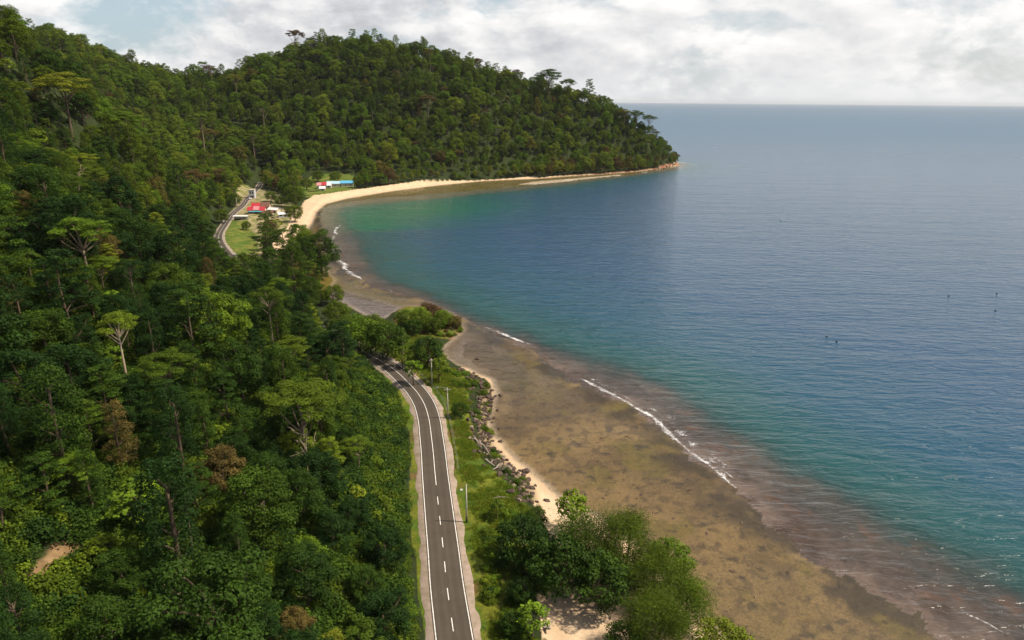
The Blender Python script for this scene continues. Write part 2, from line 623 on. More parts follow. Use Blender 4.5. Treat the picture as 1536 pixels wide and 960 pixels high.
M_FLAT = flat_material()
M_BED = attr_ground('seabed', 0.9, ((0.5, 0.5), (0.08, 0.4)), 0.3, 0.2, 0.1)

# ------------------------------------------------------------------ terrain (radial grid: finer close by)
AZ = np.radians(np.linspace(-62, 58, 900))
RR = 58.0 * np.exp(np.linspace(0, math.log(1750 / 58.0), 640))
RA, AA = np.meshgrid(RR, AZ, indexing='ij')
GX, GY = (RA * np.sin(AA)).ravel(), (RA * np.cos(AA)).ravel()
F = fields(GX, GY)
GH = F['h']
NR, NA = len(RR), len(AZ)

n1 = fbm(GX * 0.35, GY * 0.35, 31, 4)
n2 = fbm(GX * 0.06, GY * 0.06, 41, 5)
n3 = fbm(GX * 1.3, GY * 1.3, 51, 3)


def C(*c):
    return np.array(c)[None, :]


def lerp(a, b, t):
    return a + (b - a) * np.asarray(t)[:, None]


wob2 = (n2 - 0.5) * 2
sgn = lambda poly: signed(GX, GY, poly)
d_verge, d_field, d_vill, d_ham = sgn(VERGE), sgn(FIELD), sgn(VILLAGE), sgn(HAMLET)
d_beach, d_sands, d_spit, d_bar = sgn(BEACH), sgn(SANDS), sgn(SPIT), sgn(BAR)
SCAR = None
_d = ray(82, 846)
_t = np.arange(60, 220, 0.5)
_P = CAM_P + _t[:, None] * _d / np.linalg.norm(_d)
_g = fields(_P[:, 0], _P[:, 1])['h']
SCAR = _P[np.argmax(_P[:, 2] < _g)]

# hillside
hill_col = lerp(C(0.020, 0.026, 0.010), C(0.035, 0.050, 0.014), n1)
d_scar = np.hypot((GX - SCAR[0]) / 2.3, (GY - SCAR[1]) / 6.0)
hill_col = lerp(hill_col, C(0.10, 0.075, 0.015), smooth(0, 3, signed(GX, GY, MARSH)))
hill_col = lerp(hill_col, lerp(C(0.19, 0.11, 0.05), C(0.30, 0.20, 0.10), n1), smooth(1.15, 0.8, d_scar + (n1 - 0.5)))
# grass
grass_col = lerp(lerp(C(0.065, 0.105, 0.010), C(0.125, 0.135, 0.014), smooth(0.35, 0.65, n1)), C(0.13, 0.085, 0.03), smooth(0.60, 0.75, fbm(GX * .12, GY * .12, 61, 4)))
far_grass = lerp(C(0.070, 0.115, 0.014), C(0.150, 0.150, 0.030), smooth(0.4, 0.7, n1))
vill_ground = lerp(C(0.30, 0.24, 0.13), C(0.14, 0.15, 0.04), smooth(0.42, 0.58, n1))
sand_col = lerp(C(0.50, 0.35, 0.21), C(0.62, 0.46, 0.30), n1)
sand_col = lerp(sand_col, C(0.30, 0.20, 0.12), smooth(3.0, 0.0, F['s']) * 0.5)

# flat: brown sand with olive weed and a dark weedy rim
Fr = F['rim']
flat_col = lerp(C(0.166, 0.106, 0.036), C(0.090, 0.056, 0.019), smooth(0.33, 0.66, n2))
flat_col = lerp(flat_col, C(0.150, 0.098, 0.034), smooth(140, 100, GY) * 0.7)
flat_col = lerp(flat_col, C(0.055, 0.034, 0.014), smooth(0.55, 0.62, fbm(GX * .5, GY * .5, 121, 5)) * 0.55)
flat_col = lerp(flat_col, C(0.105, 0.076, 0.012), smooth(0.52, 0.66, fbm(GX * .09, GY * .09, 71, 5)) * smooth(-70, -8, Fr) * 0.8)
flat_col = lerp(flat_col, C(0.035, 0.023, 0.008), smooth(-16, -2, Fr + wob2 * 9) * smooth(0.32, 0.58, fbm(GX * .16, GY * .16, 81, 5)) * 0.95)
flat_col = lerp(flat_col, C(0.035, 0.025, 0.012), smooth(0.70, 0.78, fbm(GX * .3, GY * .55, 91, 3)) * 0.7)
flat_col = lerp(flat_col, C(0.125, 0.095, 0.066), smooth(150, 230, GY) * 0.65 * smooth(-4, -12, Fr))
d_marsh, d_pool = sgn(MARSH), sgn(POOL)
mars = smooth(255, 300, GY) * smooth(-25, 5, -np.abs(GY - 330) * 0.05 + Fr * 0.2) * (GY < 460)
flat_col = lerp(flat_col, C(0.20, 0.165, 0.15), smooth(-3, 2, d_pool + wob2 * 2) * 0.9)
flat_col = lerp(flat_col, lerp(C(0.10, 0.080, 0.012), C(0.12, 0.070, 0.016), n1), smooth(-3, 3, d_marsh + wob2 * 3) * 0.9)
flat_col = lerp(flat_col, C(0.10, 0.078, 0.022), smooth(520, 600, GY))
flat_col = lerp(flat_col, C(0.42, 0.32, 0.22), smooth(-2.5, 0.6, F['s']) * 0.75 * np.where((GY < 212) | (GY > 450), 1, 0.35))
flat_col = lerp(flat_col, C(0.50, 0.40, 0.28), smooth(-1, 2, d_bar))
wet = np.clip(0.50 + (n2 - 0.5) * 0.7 - 0.22 * smooth(160, 260, GY) + 0.2 * smooth(-3, 0, F['s']), 0.2, 0.9)
wet = np.where(d_pool > -2, 0.12, wet)

bed_col = lerp(C(0.082, 0.058, 0.046), C(0.140, 0.102, 0.080), smooth(0.35, 0.65, n2))
bed_col = lerp(bed_col, C(0.07, 0.045, 0.03), smooth(0.60, 0.72, fbm(GX * .13, GY * .13, 101, 5)) * 0.8)
bed_col = lerp(bed_col, C(0.15, 0.07, 0.035), smooth(0.66, 0.74, fbm(GX * .2, GY * .2, 111, 4)) * smooth(16, 6, np.abs(F['edge'])) * 0.7)
bed_col = lerp(bed_col, C(0.13, 0.125, 0.075), smooth(420, 520, GY))

kind = np.zeros(GX.shape, int)                      # 0 hillside 1 grass 2 sand 3 flat 4 seabed
land = F['s'] > 0
kind[~land] = 3
kind[Fr > 0] = 4
kind[land & (d_verge + wob2 * 2 > 0)] = 1
kind[land & ((d_field > 0) | (d_vill > 0) | (d_ham > 0))] = 1
kind[land & (d_spit > 0)] = 1
kind[land & ((d_sands + wob2 * 2 > 0) | (d_beach + wob2 * 2 > 0) | ((F['s'] < 1.2) & ((GY < 212) | (GY > 450))))] = 2
kind[land & (F['s'] < 0.8) & (GY >= 212) & (GY <= 450)] = 3
kind[land & (GY > 790) & (F['s'] < 3.5)] = 2

tint = np.where((kind == 0)[:, None], hill_col, 0.0)
g = np.where((d_field > 0)[:, None], far_grass, grass_col)
g = np.where(((d_vill > 0) & (d_field < 0))[:, None], vill_ground, g)
g = np.where((d_ham > 0)[:, None], far_grass, g)
g = lerp(g, C(0.17, 0.10, 0.05), np.where(d_spit > 0, smooth(4.0, 0.5, F['s']), 0))
tint = np.where((kind == 1)[:, None], g, tint)
sand_col = lerp(sand_col, lerp(C(0.20, 0.145, 0.085), C(0.13, 0.115, 0.04), smooth(.4, .6, n1)), smooth(-1.5, 1.5, signed(GX, GY, BANK)) * 0.9)
rocky = lerp(sand_col, C(0.20, 0.09, 0.055), smooth(800, 850, GY) * smooth(0.3, 0.55, n1))
tint = np.where((kind == 2)[:, None], rocky, tint)
tint = np.where((kind == 3)[:, None], flat_col, tint)
tint = np.where((kind == 4)[:, None], bed_col, tint)

idx = np.arange(NR * NA).reshape(NR, NA)
QUADS = np.stack([idx[:-1, :-1], idx[:-1, 1:], idx[1:, 1:], idx[1:, :-1]], -1).reshape(-1, 4)


def sheet(name, V, Q, attrs, mat, label):
    used = np.unique(Q)
    rem = np.full(len(V), -1)
    rem[used] = np.arange(len(used))
    at_ = {k: (t, a[used]) for k, (t, a) in attrs.items()}
    me = quad_mesh(name, V[used], rem[Q], at_, smooth_shade=True)
    me.materials.append(mat)
    o = link(name, me)
    tag(o, label, kind='structure')
    return o


TV = np.stack([GX, GY, GH], 1)
qk = kind[QUADS]
fk = np.where((qk == qk[:, :1]).all(1), qk[:, 0], np.median(qk, 1).astype(int))
depq = GH[QUADS].max(1)
for k, nm, m, lab in ((0, 'hillside', M_HILL, 'dark forest floor of the steep hills behind the bay'), (1, 'grass_ground', M_GRASS, 'green grassy ground beside the coast road'),
                      (2, 'beach', M_SAND, 'pale peach sand along the shore'), (3, 'tidal_flat', M_FLAT, 'wet brown reef flat laid bare by the low tide'),
                      (4, 'seabed', M_BED, 'brown and mauve reef under the shallow water')):
    sel = (fk == k)
    if k == 4:
        sel &= depq > -9
    sheet(nm, TV, QUADS[sel], {'tint': ('FLOAT_COLOR', tint), 'wet': ('FLOAT', wet)}, m, lab)

# ------------------------------------------------------------------ sea
RS = np.concatenate([58.0 * np.exp(np.linspace(0, math.log(1300 / 58.0), 520)), 1300 * np.exp(np.linspace(0, math.log(90000 / 1300.0), 60))[1:]])
AS = np.radians(np.linspace(-75, 80, 800))
RA, AA = np.meshgrid(RS, AS, indexing='ij')
SX, SY = (RA * np.sin(AA)).ravel(), (RA * np.cos(AA)).ravel()
FS = fields(np.clip(SX, -4000, 4000), np.clip(SY, -4000, 4000))
sd = np.where(np.hypot(SX, SY) > 3500, 60.0, -FS['h'])
ld_, _, la_ = dist_line(SX, SY, LAGOON)
lag = np.exp(-(ld_ / 60.0) ** 2) * smooth(270, 120, la_) * smooth(-0.2, 25, la_)
idx = np.arange(len(RS) * len(AS)).reshape(len(RS), len(AS))
SQ = np.stack([idx[:-1, :-1], idx[:-1, 1:], idx[1:, 1:], idx[1:, :-1]], -1).reshape(-1, 4)
SQ = SQ[sd[SQ].max(1) > -0.6]


def sea_material():
    t = NT('sea_water')
    p = t.pos()
    d = t.n('ShaderNodeAttribute', attribute_name='depth').outputs['Fac']
    lg = t.n('ShaderNodeAttribute', attribute_name='lagoon').outputs['Fac']
    big = t.noise(0.012, 4, 0.6, p)
    dd = t.math('MULTIPLY', d, t.math('ADD', t.math('MULTIPLY', big, 0.9), 0.55))
    dn = t.math('DIVIDE', dd, 20.0, True)
    c = t.ramp(dn, [(0.0, (0.050, 0.060, 0.055)), (0.06, (0.014, 0.064, 0.058)), (0.16, (0.008, 0.058, 0.066)), (0.32, (0.008, 0.056, 0.092)), (1.0, (0.010, 0.052, 0.105))])
    # waves
    w1 = t.noise(0.30, 3, 0.55, t.mapping(p, math.radians(20), (0.32, 1.0, 1)), 0.6)
    w2 = t.noise(1.1, 3, 0.6, t.mapping(p, math.radians(28), (0.4, 1.0, 1)), 0.4)
    w3 = t.noise(0.055, 2, 0.5, t.mapping(p, math.radians(14), (0.25, 1.0, 1)), 0.3)
    hgt = t.math('ADD', t.math('MULTIPLY', w1, 1.0), t.math('ADD', t.math('MULTIPLY', w2, 0.2), t.math('MULTIPLY', w3, 1.2)))
    nrm = t.bump(hgt, 0.9, 1.0)
    off = t.n('ShaderNodeAttribute', attribute_name='view_fade').outputs['Fac']
    c = t.mix(off, c, (0.068, 0.125, 0.185))  # paler far-water light painted into the colour by distance from the camera
    c = t.mix(t.math('MULTIPLY', lg, 0.97, True), c, (0.0002, 0.098, 0.050))
    sh = t.bsdf(c, 0.15, 0.5, nrm, 0, 1.33)
    # mirroring of the low sky cut with camera distance, in place of wave faces
    t.l(t.math('SUBTRACT', 0.5, t.math('MULTIPLY', off, 0.36)), sh.inputs['Specular IOR Level'])
    t.l(t.math('ADD', 0.15, t.math('MULTIPLY', off, 0.22)), sh.inputs['Roughness'])
    tr = t.n('ShaderNodeBsdfTransparent')
    # clear film of water over the shallow reef: bottom shows through, surface still mirrors the sky
    g2 = t.n('ShaderNodeBsdfGlossy')
    g2.inputs['Roughness'].default_value = 0.16
    t.l(nrm, g2.inputs['Normal'])
    fr = t.n('ShaderNodeFresnel')
    fr.inputs['IOR'].default_value = 1.33
    t.l(nrm, fr.inputs['Normal'])
    film = t.n('ShaderNodeMixShader')
    t.l(fr.outputs[0], film.inputs[0])
    t.l(tr.outputs[0], film.inputs[1])
    t.l(g2.outputs[0], film.inputs[2])
    mx = t.n('ShaderNodeMixShader')
    op = t.ramp(t.math('DIVIDE', dd, 4.0, True), [(0.0, 0.0), (0.08, 0.10), (0.20, 0.30), (0.40, 0.80), (0.62, 1.0)])
    t.l(op, mx.inputs[0])
    t.l(film.outputs[0], mx.inputs[1])
    t.l(sh.outputs[0], mx.inputs[2])
    return t.done(mx.outputs[0])


sheet('sea', np.stack([SX, SY, np.zeros_like(SX)], 1), SQ, {'depth': ('FLOAT', sd), 'lagoon': ('FLOAT', lag), 'view_fade': ('FLOAT', smooth(6.2, 8.2, np.log(np.hypot(SX, SY))))}, sea_material(), 'rippled blue sea of the bay, teal over the reef edge')

# ------------------------------------------------------------------ surf
def foam_material():
    t = NT('surf_foam')
    p = t.pos()
    e = t.n('ShaderNodeAttribute', attribute_name='edge').outputs['Fac']
    n = t.noise(1.6, 6, 0.8, p, 1.2)
    n2 = t.noise(0.22, 4, 0.7, p)
    k = t.math('ADD', t.math('MULTIPLY', e, 0.75), t.math('SUBTRACT', t.math('ADD', n, t.math('MULTIPLY', n2, 1.5)), 1.62))
    v_ = t.n('ShaderNodeTexVoronoi', feature='DISTANCE_TO_EDGE')
    v_.inputs['Scale'].default_value = 0.9
    t.l(p, v_.inputs['Vector'])
    lace = t.ramp(v_.outputs['Distance'], [(0.0, 0.22), (0.16, -0.0)])
    k = t.math('ADD', k, lace)
    a = t.ramp(k, [(0.30, 0.0), (0.70, 0.8)])
    b = t.bsdf((0.78, 0.76, 0.74), 0.8, 0.2)
    tr = t.n('ShaderNodeBsdfTransparent')
    mx = t.n('ShaderNodeMixShader')
    t.l(a, mx.inputs[0])
    t.l(tr.outputs[0], mx.inputs[1])
    t.l(b.outputs[0], mx.inputs[2])
    return t.done(mx.outputs[0])


M_FOAM = foam_material()


def surf(pix, width, gain=1.0, label=None):
    L = spline(gpts(pix, 0.0), 1.0)
    n = len(L)
    T = np.gradient(L, axis=0)
    T /= np.linalg.norm(T, axis=1)[:, None]
    N = np.stack([-T[:, 1], T[:, 0]], 1)
    ks = np.linspace(-1, 1, 9)
    s = np.arange(n)
    wv = 1.9 * width * (0.35 + 1.1 * vnoise(s * 0.11, s * 0 + width, 3)) * smooth(0, 8, s) * smooth(0, 8, n - 1 - s)
    off = (vnoise(s * 0.09, s * 0 + 3.3, 8) - 0.5) * width * 1.6
    V, E = [], []
    for k in ks:
        q = L + N * (off + k * wv)[:, None]
        V.append(np.column_stack([q, np.full(n, 0.07)]))
        E.append(np.full(n, (1 - abs(k)) ** 0.8 * gain))
    V = np.stack(V, 1).reshape(-1, 3)
    E = np.stack(E, 1).ravel()
    ii = np.arange(n * 9).reshape(n, 9)
    Q = np.stack([ii[:-1, :-1], ii[:-1, 1:], ii[1:, 1:], ii[1:, :-1]], -1).reshape(-1, 4)
    return V, Q, E


parts = [surf([(722, 490), (745, 497), (775, 508), (800, 518)], 1.6, 1.1), surf([(800, 540), (812, 543), (828, 549)], 1.0, 0.9),
         surf([(866, 568), (885, 575), (905, 584), (938, 600), (970, 622), (1000, 648), (1030, 672), (1065, 695), (1100, 726), (1120, 742)], 1.5, 1.15),
         surf([(872, 566), (893, 572), (914, 580), (950, 598), (982, 618), (1012, 643), (1044, 668), (1078, 692), (1112, 722)], 3.2, 0.72), surf([(870, 545), (905, 552)], 0.9, 0.9), surf([(1060, 648), (1090, 655), (1110, 662)], 0.9, 0.8),
         surf([(509, 338), (502, 352), (500, 366), (505, 385), (513, 398), (528, 410), (545, 421)], 2.0, 1.05), surf([(575, 433), (600, 441), (620, 447)], 1.0, 0.8),
         surf([(660, 462), (676, 468), (690, 470)], 1.0, 1.0), surf([(1225, 770), (1300, 792), (1350, 812), (1420, 845)], 0.8, 0.55),
         surf([(1410, 900), (1440, 918), (1480, 935), (1536, 965)], 1.0, 0.9), surf([(1268, 778), (1350, 806)], 0.7, 0.6),
         surf([(1018, 262), (1030, 256), (1042, 252)], 4.0, 0.5), surf([(1020, 270), (1045, 262)], 2.5, 0.5)]
rs_ = np.random.default_rng(8)
_rim = np.array([(740, 500), (800, 527), (868, 566), (940, 598), (1010, 650), (1100, 720), (1200, 800), (1300, 860), (1420, 930)])
_edg = np.array([(760, 492), (830, 524), (900, 547), (960, 570), (1060, 630), (1180, 710), (1300, 780), (1420, 846), (1536, 903)])
for q in range(26):                      # short spent crests crossing the shallow reef
    i_, f_ = int(rs_.integers(0, 8)), rs_.uniform(0.15, 1.1)
    t0 = rs_.uniform(0, 1)
    pa = (_rim[i_] * (1 - t0) + _rim[i_ + 1] * t0) * (1 - f_) + (_edg[i_] * (1 - t0) + _edg[i_ + 1] * t0) * f_
    ln = rs_.uniform(14, 46)
    parts.append(surf([tuple(pa), tuple(pa + np.array([ln, ln * rs_.uniform(0.28, 0.45)])), tuple(pa + np.array([2 * ln, ln * rs_.uniform(0.7, 0.95)]))], rs_.uniform(0.25, 0.6), rs_.uniform(0.35, 0.75)))
V, Q, E, o_ = [], [], [], 0
for v, q, e in parts:
    V.append(v)
    Q.append(q + o_)
    E.append(e)
    o_ += len(v)
me = quad_mesh('surf_foam', np.vstack(V), np.vstack(Q), {'edge': ('FLOAT', np.concatenate(E))})
me.materials.append(M_FOAM)
tag(link('surf_foam', me), 'broken white surf along the reef rim', kind='stuff')

# ------------------------------------------------------------------ road


def ribbon(line, offs, z, ext=None):
    L = np.asarray(line)
    T = np.gradient(L, axis=0)
    T /= np.linalg.norm(T, axis=1)[:, None]
    N = np.stack([-T[:, 1], T[:, 0]], 1)           # left of travel
    V = []
    for o in offs:
        o = np.broadcast_to(o, (len(L),))
        q = L + N * o[:, None]
        V.append(np.column_stack([q, np.full(len(L), z)]))
    V = np.stack(V, 1).reshape(-1, 3)
    k = len(offs)
    ii = np.arange(len(L) * k).reshape(len(L), k)
    Q = np.stack([ii[:-1, :-1], ii[:-1, 1:], ii[1:, 1:], ii[1:, :-1]], -1).reshape(-1, 4)
    return V, Q


FINE = spline(ROADLINE[::4], 0.75)
arcl = np.concatenate([[0], np.cumsum(np.linalg.norm(np.diff(FINE, axis=0), axis=1))])


def asphalt():
    t = NT('asphalt')
    p = t.pos()
    n1_ = t.noise(0.25, 4, 0.6, p)
    n2_ = t.noise(9.0, 3, 0.8, p)
    c = t.mix(n1_, (0.052, 0.041, 0.030), (0.090, 0.071, 0.050))
    lat = t.math('ABSOLUTE', t.math('SUBTRACT', t.math('ABSOLUTE', t.n('ShaderNodeAttribute', attribute_name='lat').outputs['Fac']), 1.45))
    trk = t.ramp(t.math('ABSOLUTE', t.math('SUBTRACT', lat, 0.72)), [(0.0, 1.0), (0.42, 0.0)])        # wheel tracks polished by traffic
    c = t.mix(t.math('MULTIPLY', trk, t.math('MULTIPLY', n1_, 0.75)), c, (0.105, 0.088, 0.066))
    pt = t.n('ShaderNodeTexVoronoi', feature='F1')
    pt.inputs['Scale'].default_value = 0.11
    t.l(p, pt.inputs['Vector'])
    c = t.mix(t.ramp(pt.outputs['Color'], [(0.6, 0.0), (0.62, 0.16)], 'CONSTANT'), c, (0.040, 0.034, 0.028))
    ck = t.n('ShaderNodeTexVoronoi', feature='DISTANCE_TO_EDGE')
    ck.inputs['Scale'].default_value = 0.35
    t.l(t.mix(0.3, p, t.n('ShaderNodeTexNoise', Scale=0.8).outputs['Color']), ck.inputs['Vector'])
    c = t.mix(t.ramp(ck.outputs['Distance'], [(0.0, 0.16), (0.02, 0.0)]), c, (0.025, 0.021, 0.018))
    c = t.mix(0.5, c, t.mix(n2_, (0.5, 0.5, 0.5), (1.4, 1.4, 1.4)), 'MULTIPLY')
    return t.done(t.bsdf(c, 0.85, 0.25, t.bump(n2_, 0.3, 0.02)).outputs[0])


def shoulder_mat():
    t = NT('shoulder_gravel')
    p = t.pos()
    n1_ = t.noise(0.9, 6, 0.75, p)
    n2_ = t.noise(0.30, 4, 0.7, p)
    c = t.mix(n1_, (0.20, 0.15, 0.115), (0.42, 0.33, 0.265))
    c = t.mix(t.ramp(n2_, [(0.42, 0.0), (0.66, 0.7)]), c, (0.17, 0.14, 0.075))
    return t.done(t.bsdf(c, 0.95, 0.1, t.bump(n1_, 0.4, 0.06)).outputs[0])


def paint():
    t = NT('road_paint')
    n = t.noise(2.5, 5, 0.8, t.pos())
    c = t.mix(t.ramp(n, [(0.35, 0.0), (0.55, 1.0)]), (0.45, 0.42, 0.38), (0.80, 0.77, 0.70))
    return t.done(t.bsdf(c, 0.7, 0.3).outputs[0])


def structure(name, V, Q, mat, label):
    me = quad_mesh(name, V, Q)
    me.materials.append(mat)
    return tag(link(name, me), label, kind='structure')


RA_N = vnoise(arcl * 0.25, arcl * 0, 77)
lw = 3.75 + 0.75 * RA_N + 0.25 * vnoise(arcl * 1.3, arcl * 0 + 2, 79)
rw = -(3.9 + 0.75 * vnoise(arcl * 0.3, arcl * 0 + 5, 78) + 0.25 * vnoise(arcl * 1.4, arcl * 0 + 8, 80))
NARROW = 1 - 0.28 * smooth(330, 420, arcl)
lw, rw = lw * NARROW, rw * NARROW
V, Q = ribbon(FINE, [rw - 0.4, rw, rw * 0.5, 0, lw * 0.5, lw, lw + 0.4], ROAD_Z - 0.02)
V = V.reshape(-1, 7, 3)
V[:, 0, 2] -= 0.3
V[:, 6, 2] -= 0.3
structure('road_shoulder', V.reshape(-1, 3), Q[:, ::-1], shoulder_mat(), 'pinkish gravel shoulders of the coast road')
LATS = np.linspace(-3.15, 3.15, 29)
V, Q = ribbon(FINE, [k * NARROW for k in LATS], ROAD_Z + 0.03)
me = quad_mesh('road', V, Q[:, ::-1], {'lat': ('FLOAT', np.tile(LATS, len(FINE)))})
me.materials.append(asphalt())
tag(link('road', me), 'dark two lane asphalt coast road', kind='structure')
M_PAINT = paint()
PV, PQ, o_ = [], [], 0


def stripe(sel, a, b):
    global o_
    L = FINE[sel]
    if len(L) < 2:
        return
    V, Q = ribbon(L, [a * NARROW[sel], b * NARROW[sel]], ROAD_Z + 0.045)
    PV.append(V)
    PQ.append(Q[:, ::-1] + o_)
    o_ += len(V)


stripe(slice(0, None), 2.82, 2.97)
stripe(slice(0, None), -2.97, -2.82)
d0 = np.argmin(np.linalg.norm(FINE - at(654, 728, ROAD_Z)[:2], axis=1))
stripe(slice(d0, None), -0.075, 0.075)
a0 = arcl[np.argmin(np.linalg.norm(FINE - at(657, 744, ROAD_Z)[:2], axis=1))]
for k in range(12):
    hi = a0 - k * 7.4
    lo = hi - 3.1
    xs = np.linspace(lo, hi, 5)
    if lo < 1:
        break
    L = np.column_stack([np.interp(xs, arcl, FINE[:, 0]), np.interp(xs, arcl, FINE[:, 1])])
    V, Q = ribbon(L, [-0.075, 0.075], ROAD_Z + 0.045)
    PV.append(V)
    PQ.append(Q[:, ::-1] + o_)
    o_ += len(V)
structure('road_markings', np.vstack(PV), np.vstack(PQ), M_PAINT, 'white edge lines and broken centre line')

# ------------------------------------------------------------------ trees: variants


def unit(v):
    return v / (np.linalg.norm(v, axis=-1, keepdims=True) + 1e-9)


def leaf_quads(P, Nn, size, rng, slim=0.7, along=None):
    n = len(P)
    t = rng.normal(size=(n, 3)) if along is None else along + 0.35 * rng.normal(size=(n, 3))
    t = unit(t - Nn * (t * Nn).sum(1, keepdims=True))
    b = np.cross(Nn, t)
    s = size * rng.uniform(0.65, 1.35, (n, 1))
    droop = -Nn * s * 0.12
    V = np.stack([P - t * s * 0.5 + droop, P - b * s * slim * 0.5, P + t * s * 0.5 + droop, P + b * s * slim * 0.5], 1)
    return V.reshape(-1, 3)


class Leaves:
    def __init__(self, rng):
        self.V, self.L, self.rng = [], [], rng

    def puff(self, c, r, n, size, low=-0.25, slim=0.7, upn=0.55, rnd=0.6, base=None):
        rng = self.rng
        d = unit(rng.normal(size=(int(n * 1.6), 3)))
        d = d[(d[:, 2] > low) | (rng.random(len(d)) < 0.12)][:n]
        # lumpy surface inside the puff
        bump = 0.82 + 0.3 * np.sin(d @ rng.normal(size=3) * 4 + rng.random() * 6) * np.sin(d @ rng.normal(size=3) * 5)
        P = np.asarray(c) + d * np.asarray(r) * (bump * rng.uniform(0.78, 1.05, len(d)))[:, None]
        N = unit(d / np.asarray(r) * np.mean(r) + np.array([0, 0, upn]) + rnd * rng.normal(size=d.shape))
        self.V.append(leaf_quads(P, N, size, rng, slim))
        b = rng.uniform(0.25, 0.62) if base is None else base
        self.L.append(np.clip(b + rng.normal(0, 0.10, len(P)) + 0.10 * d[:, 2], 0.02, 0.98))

    def strand(self, P, N, size, slim, along, base):
        self.V.append(leaf_quads(P, N, size, self.rng, slim, along))
        self.L.append(np.clip(base + self.rng.normal(0, 0.1, len(P)), 0, 1))

    def mesh(self, name):
        V = np.vstack(self.V)
        Q = np.arange(len(V)).reshape(-1, 4)
        return V, Q, np.concatenate(self.L)


def limb(p0, p1, r0, r1, rng, bend=0.15, n=5, sag=0.0):
    p0, p1 = np.array(p0, float), np.array(p1, float)
    L = np.linalg.norm(p1 - p0)
    t = np.linspace(0, 1, n)
    off = rng.normal(size=3) * bend * L
    off[2] -= sag * L
    P = p0 + (p1 - p0) * t[:, None] + off * (np.sin(t * math.pi))[:, None] * 0.5
    return P, r0 + (r1 - r0) * t


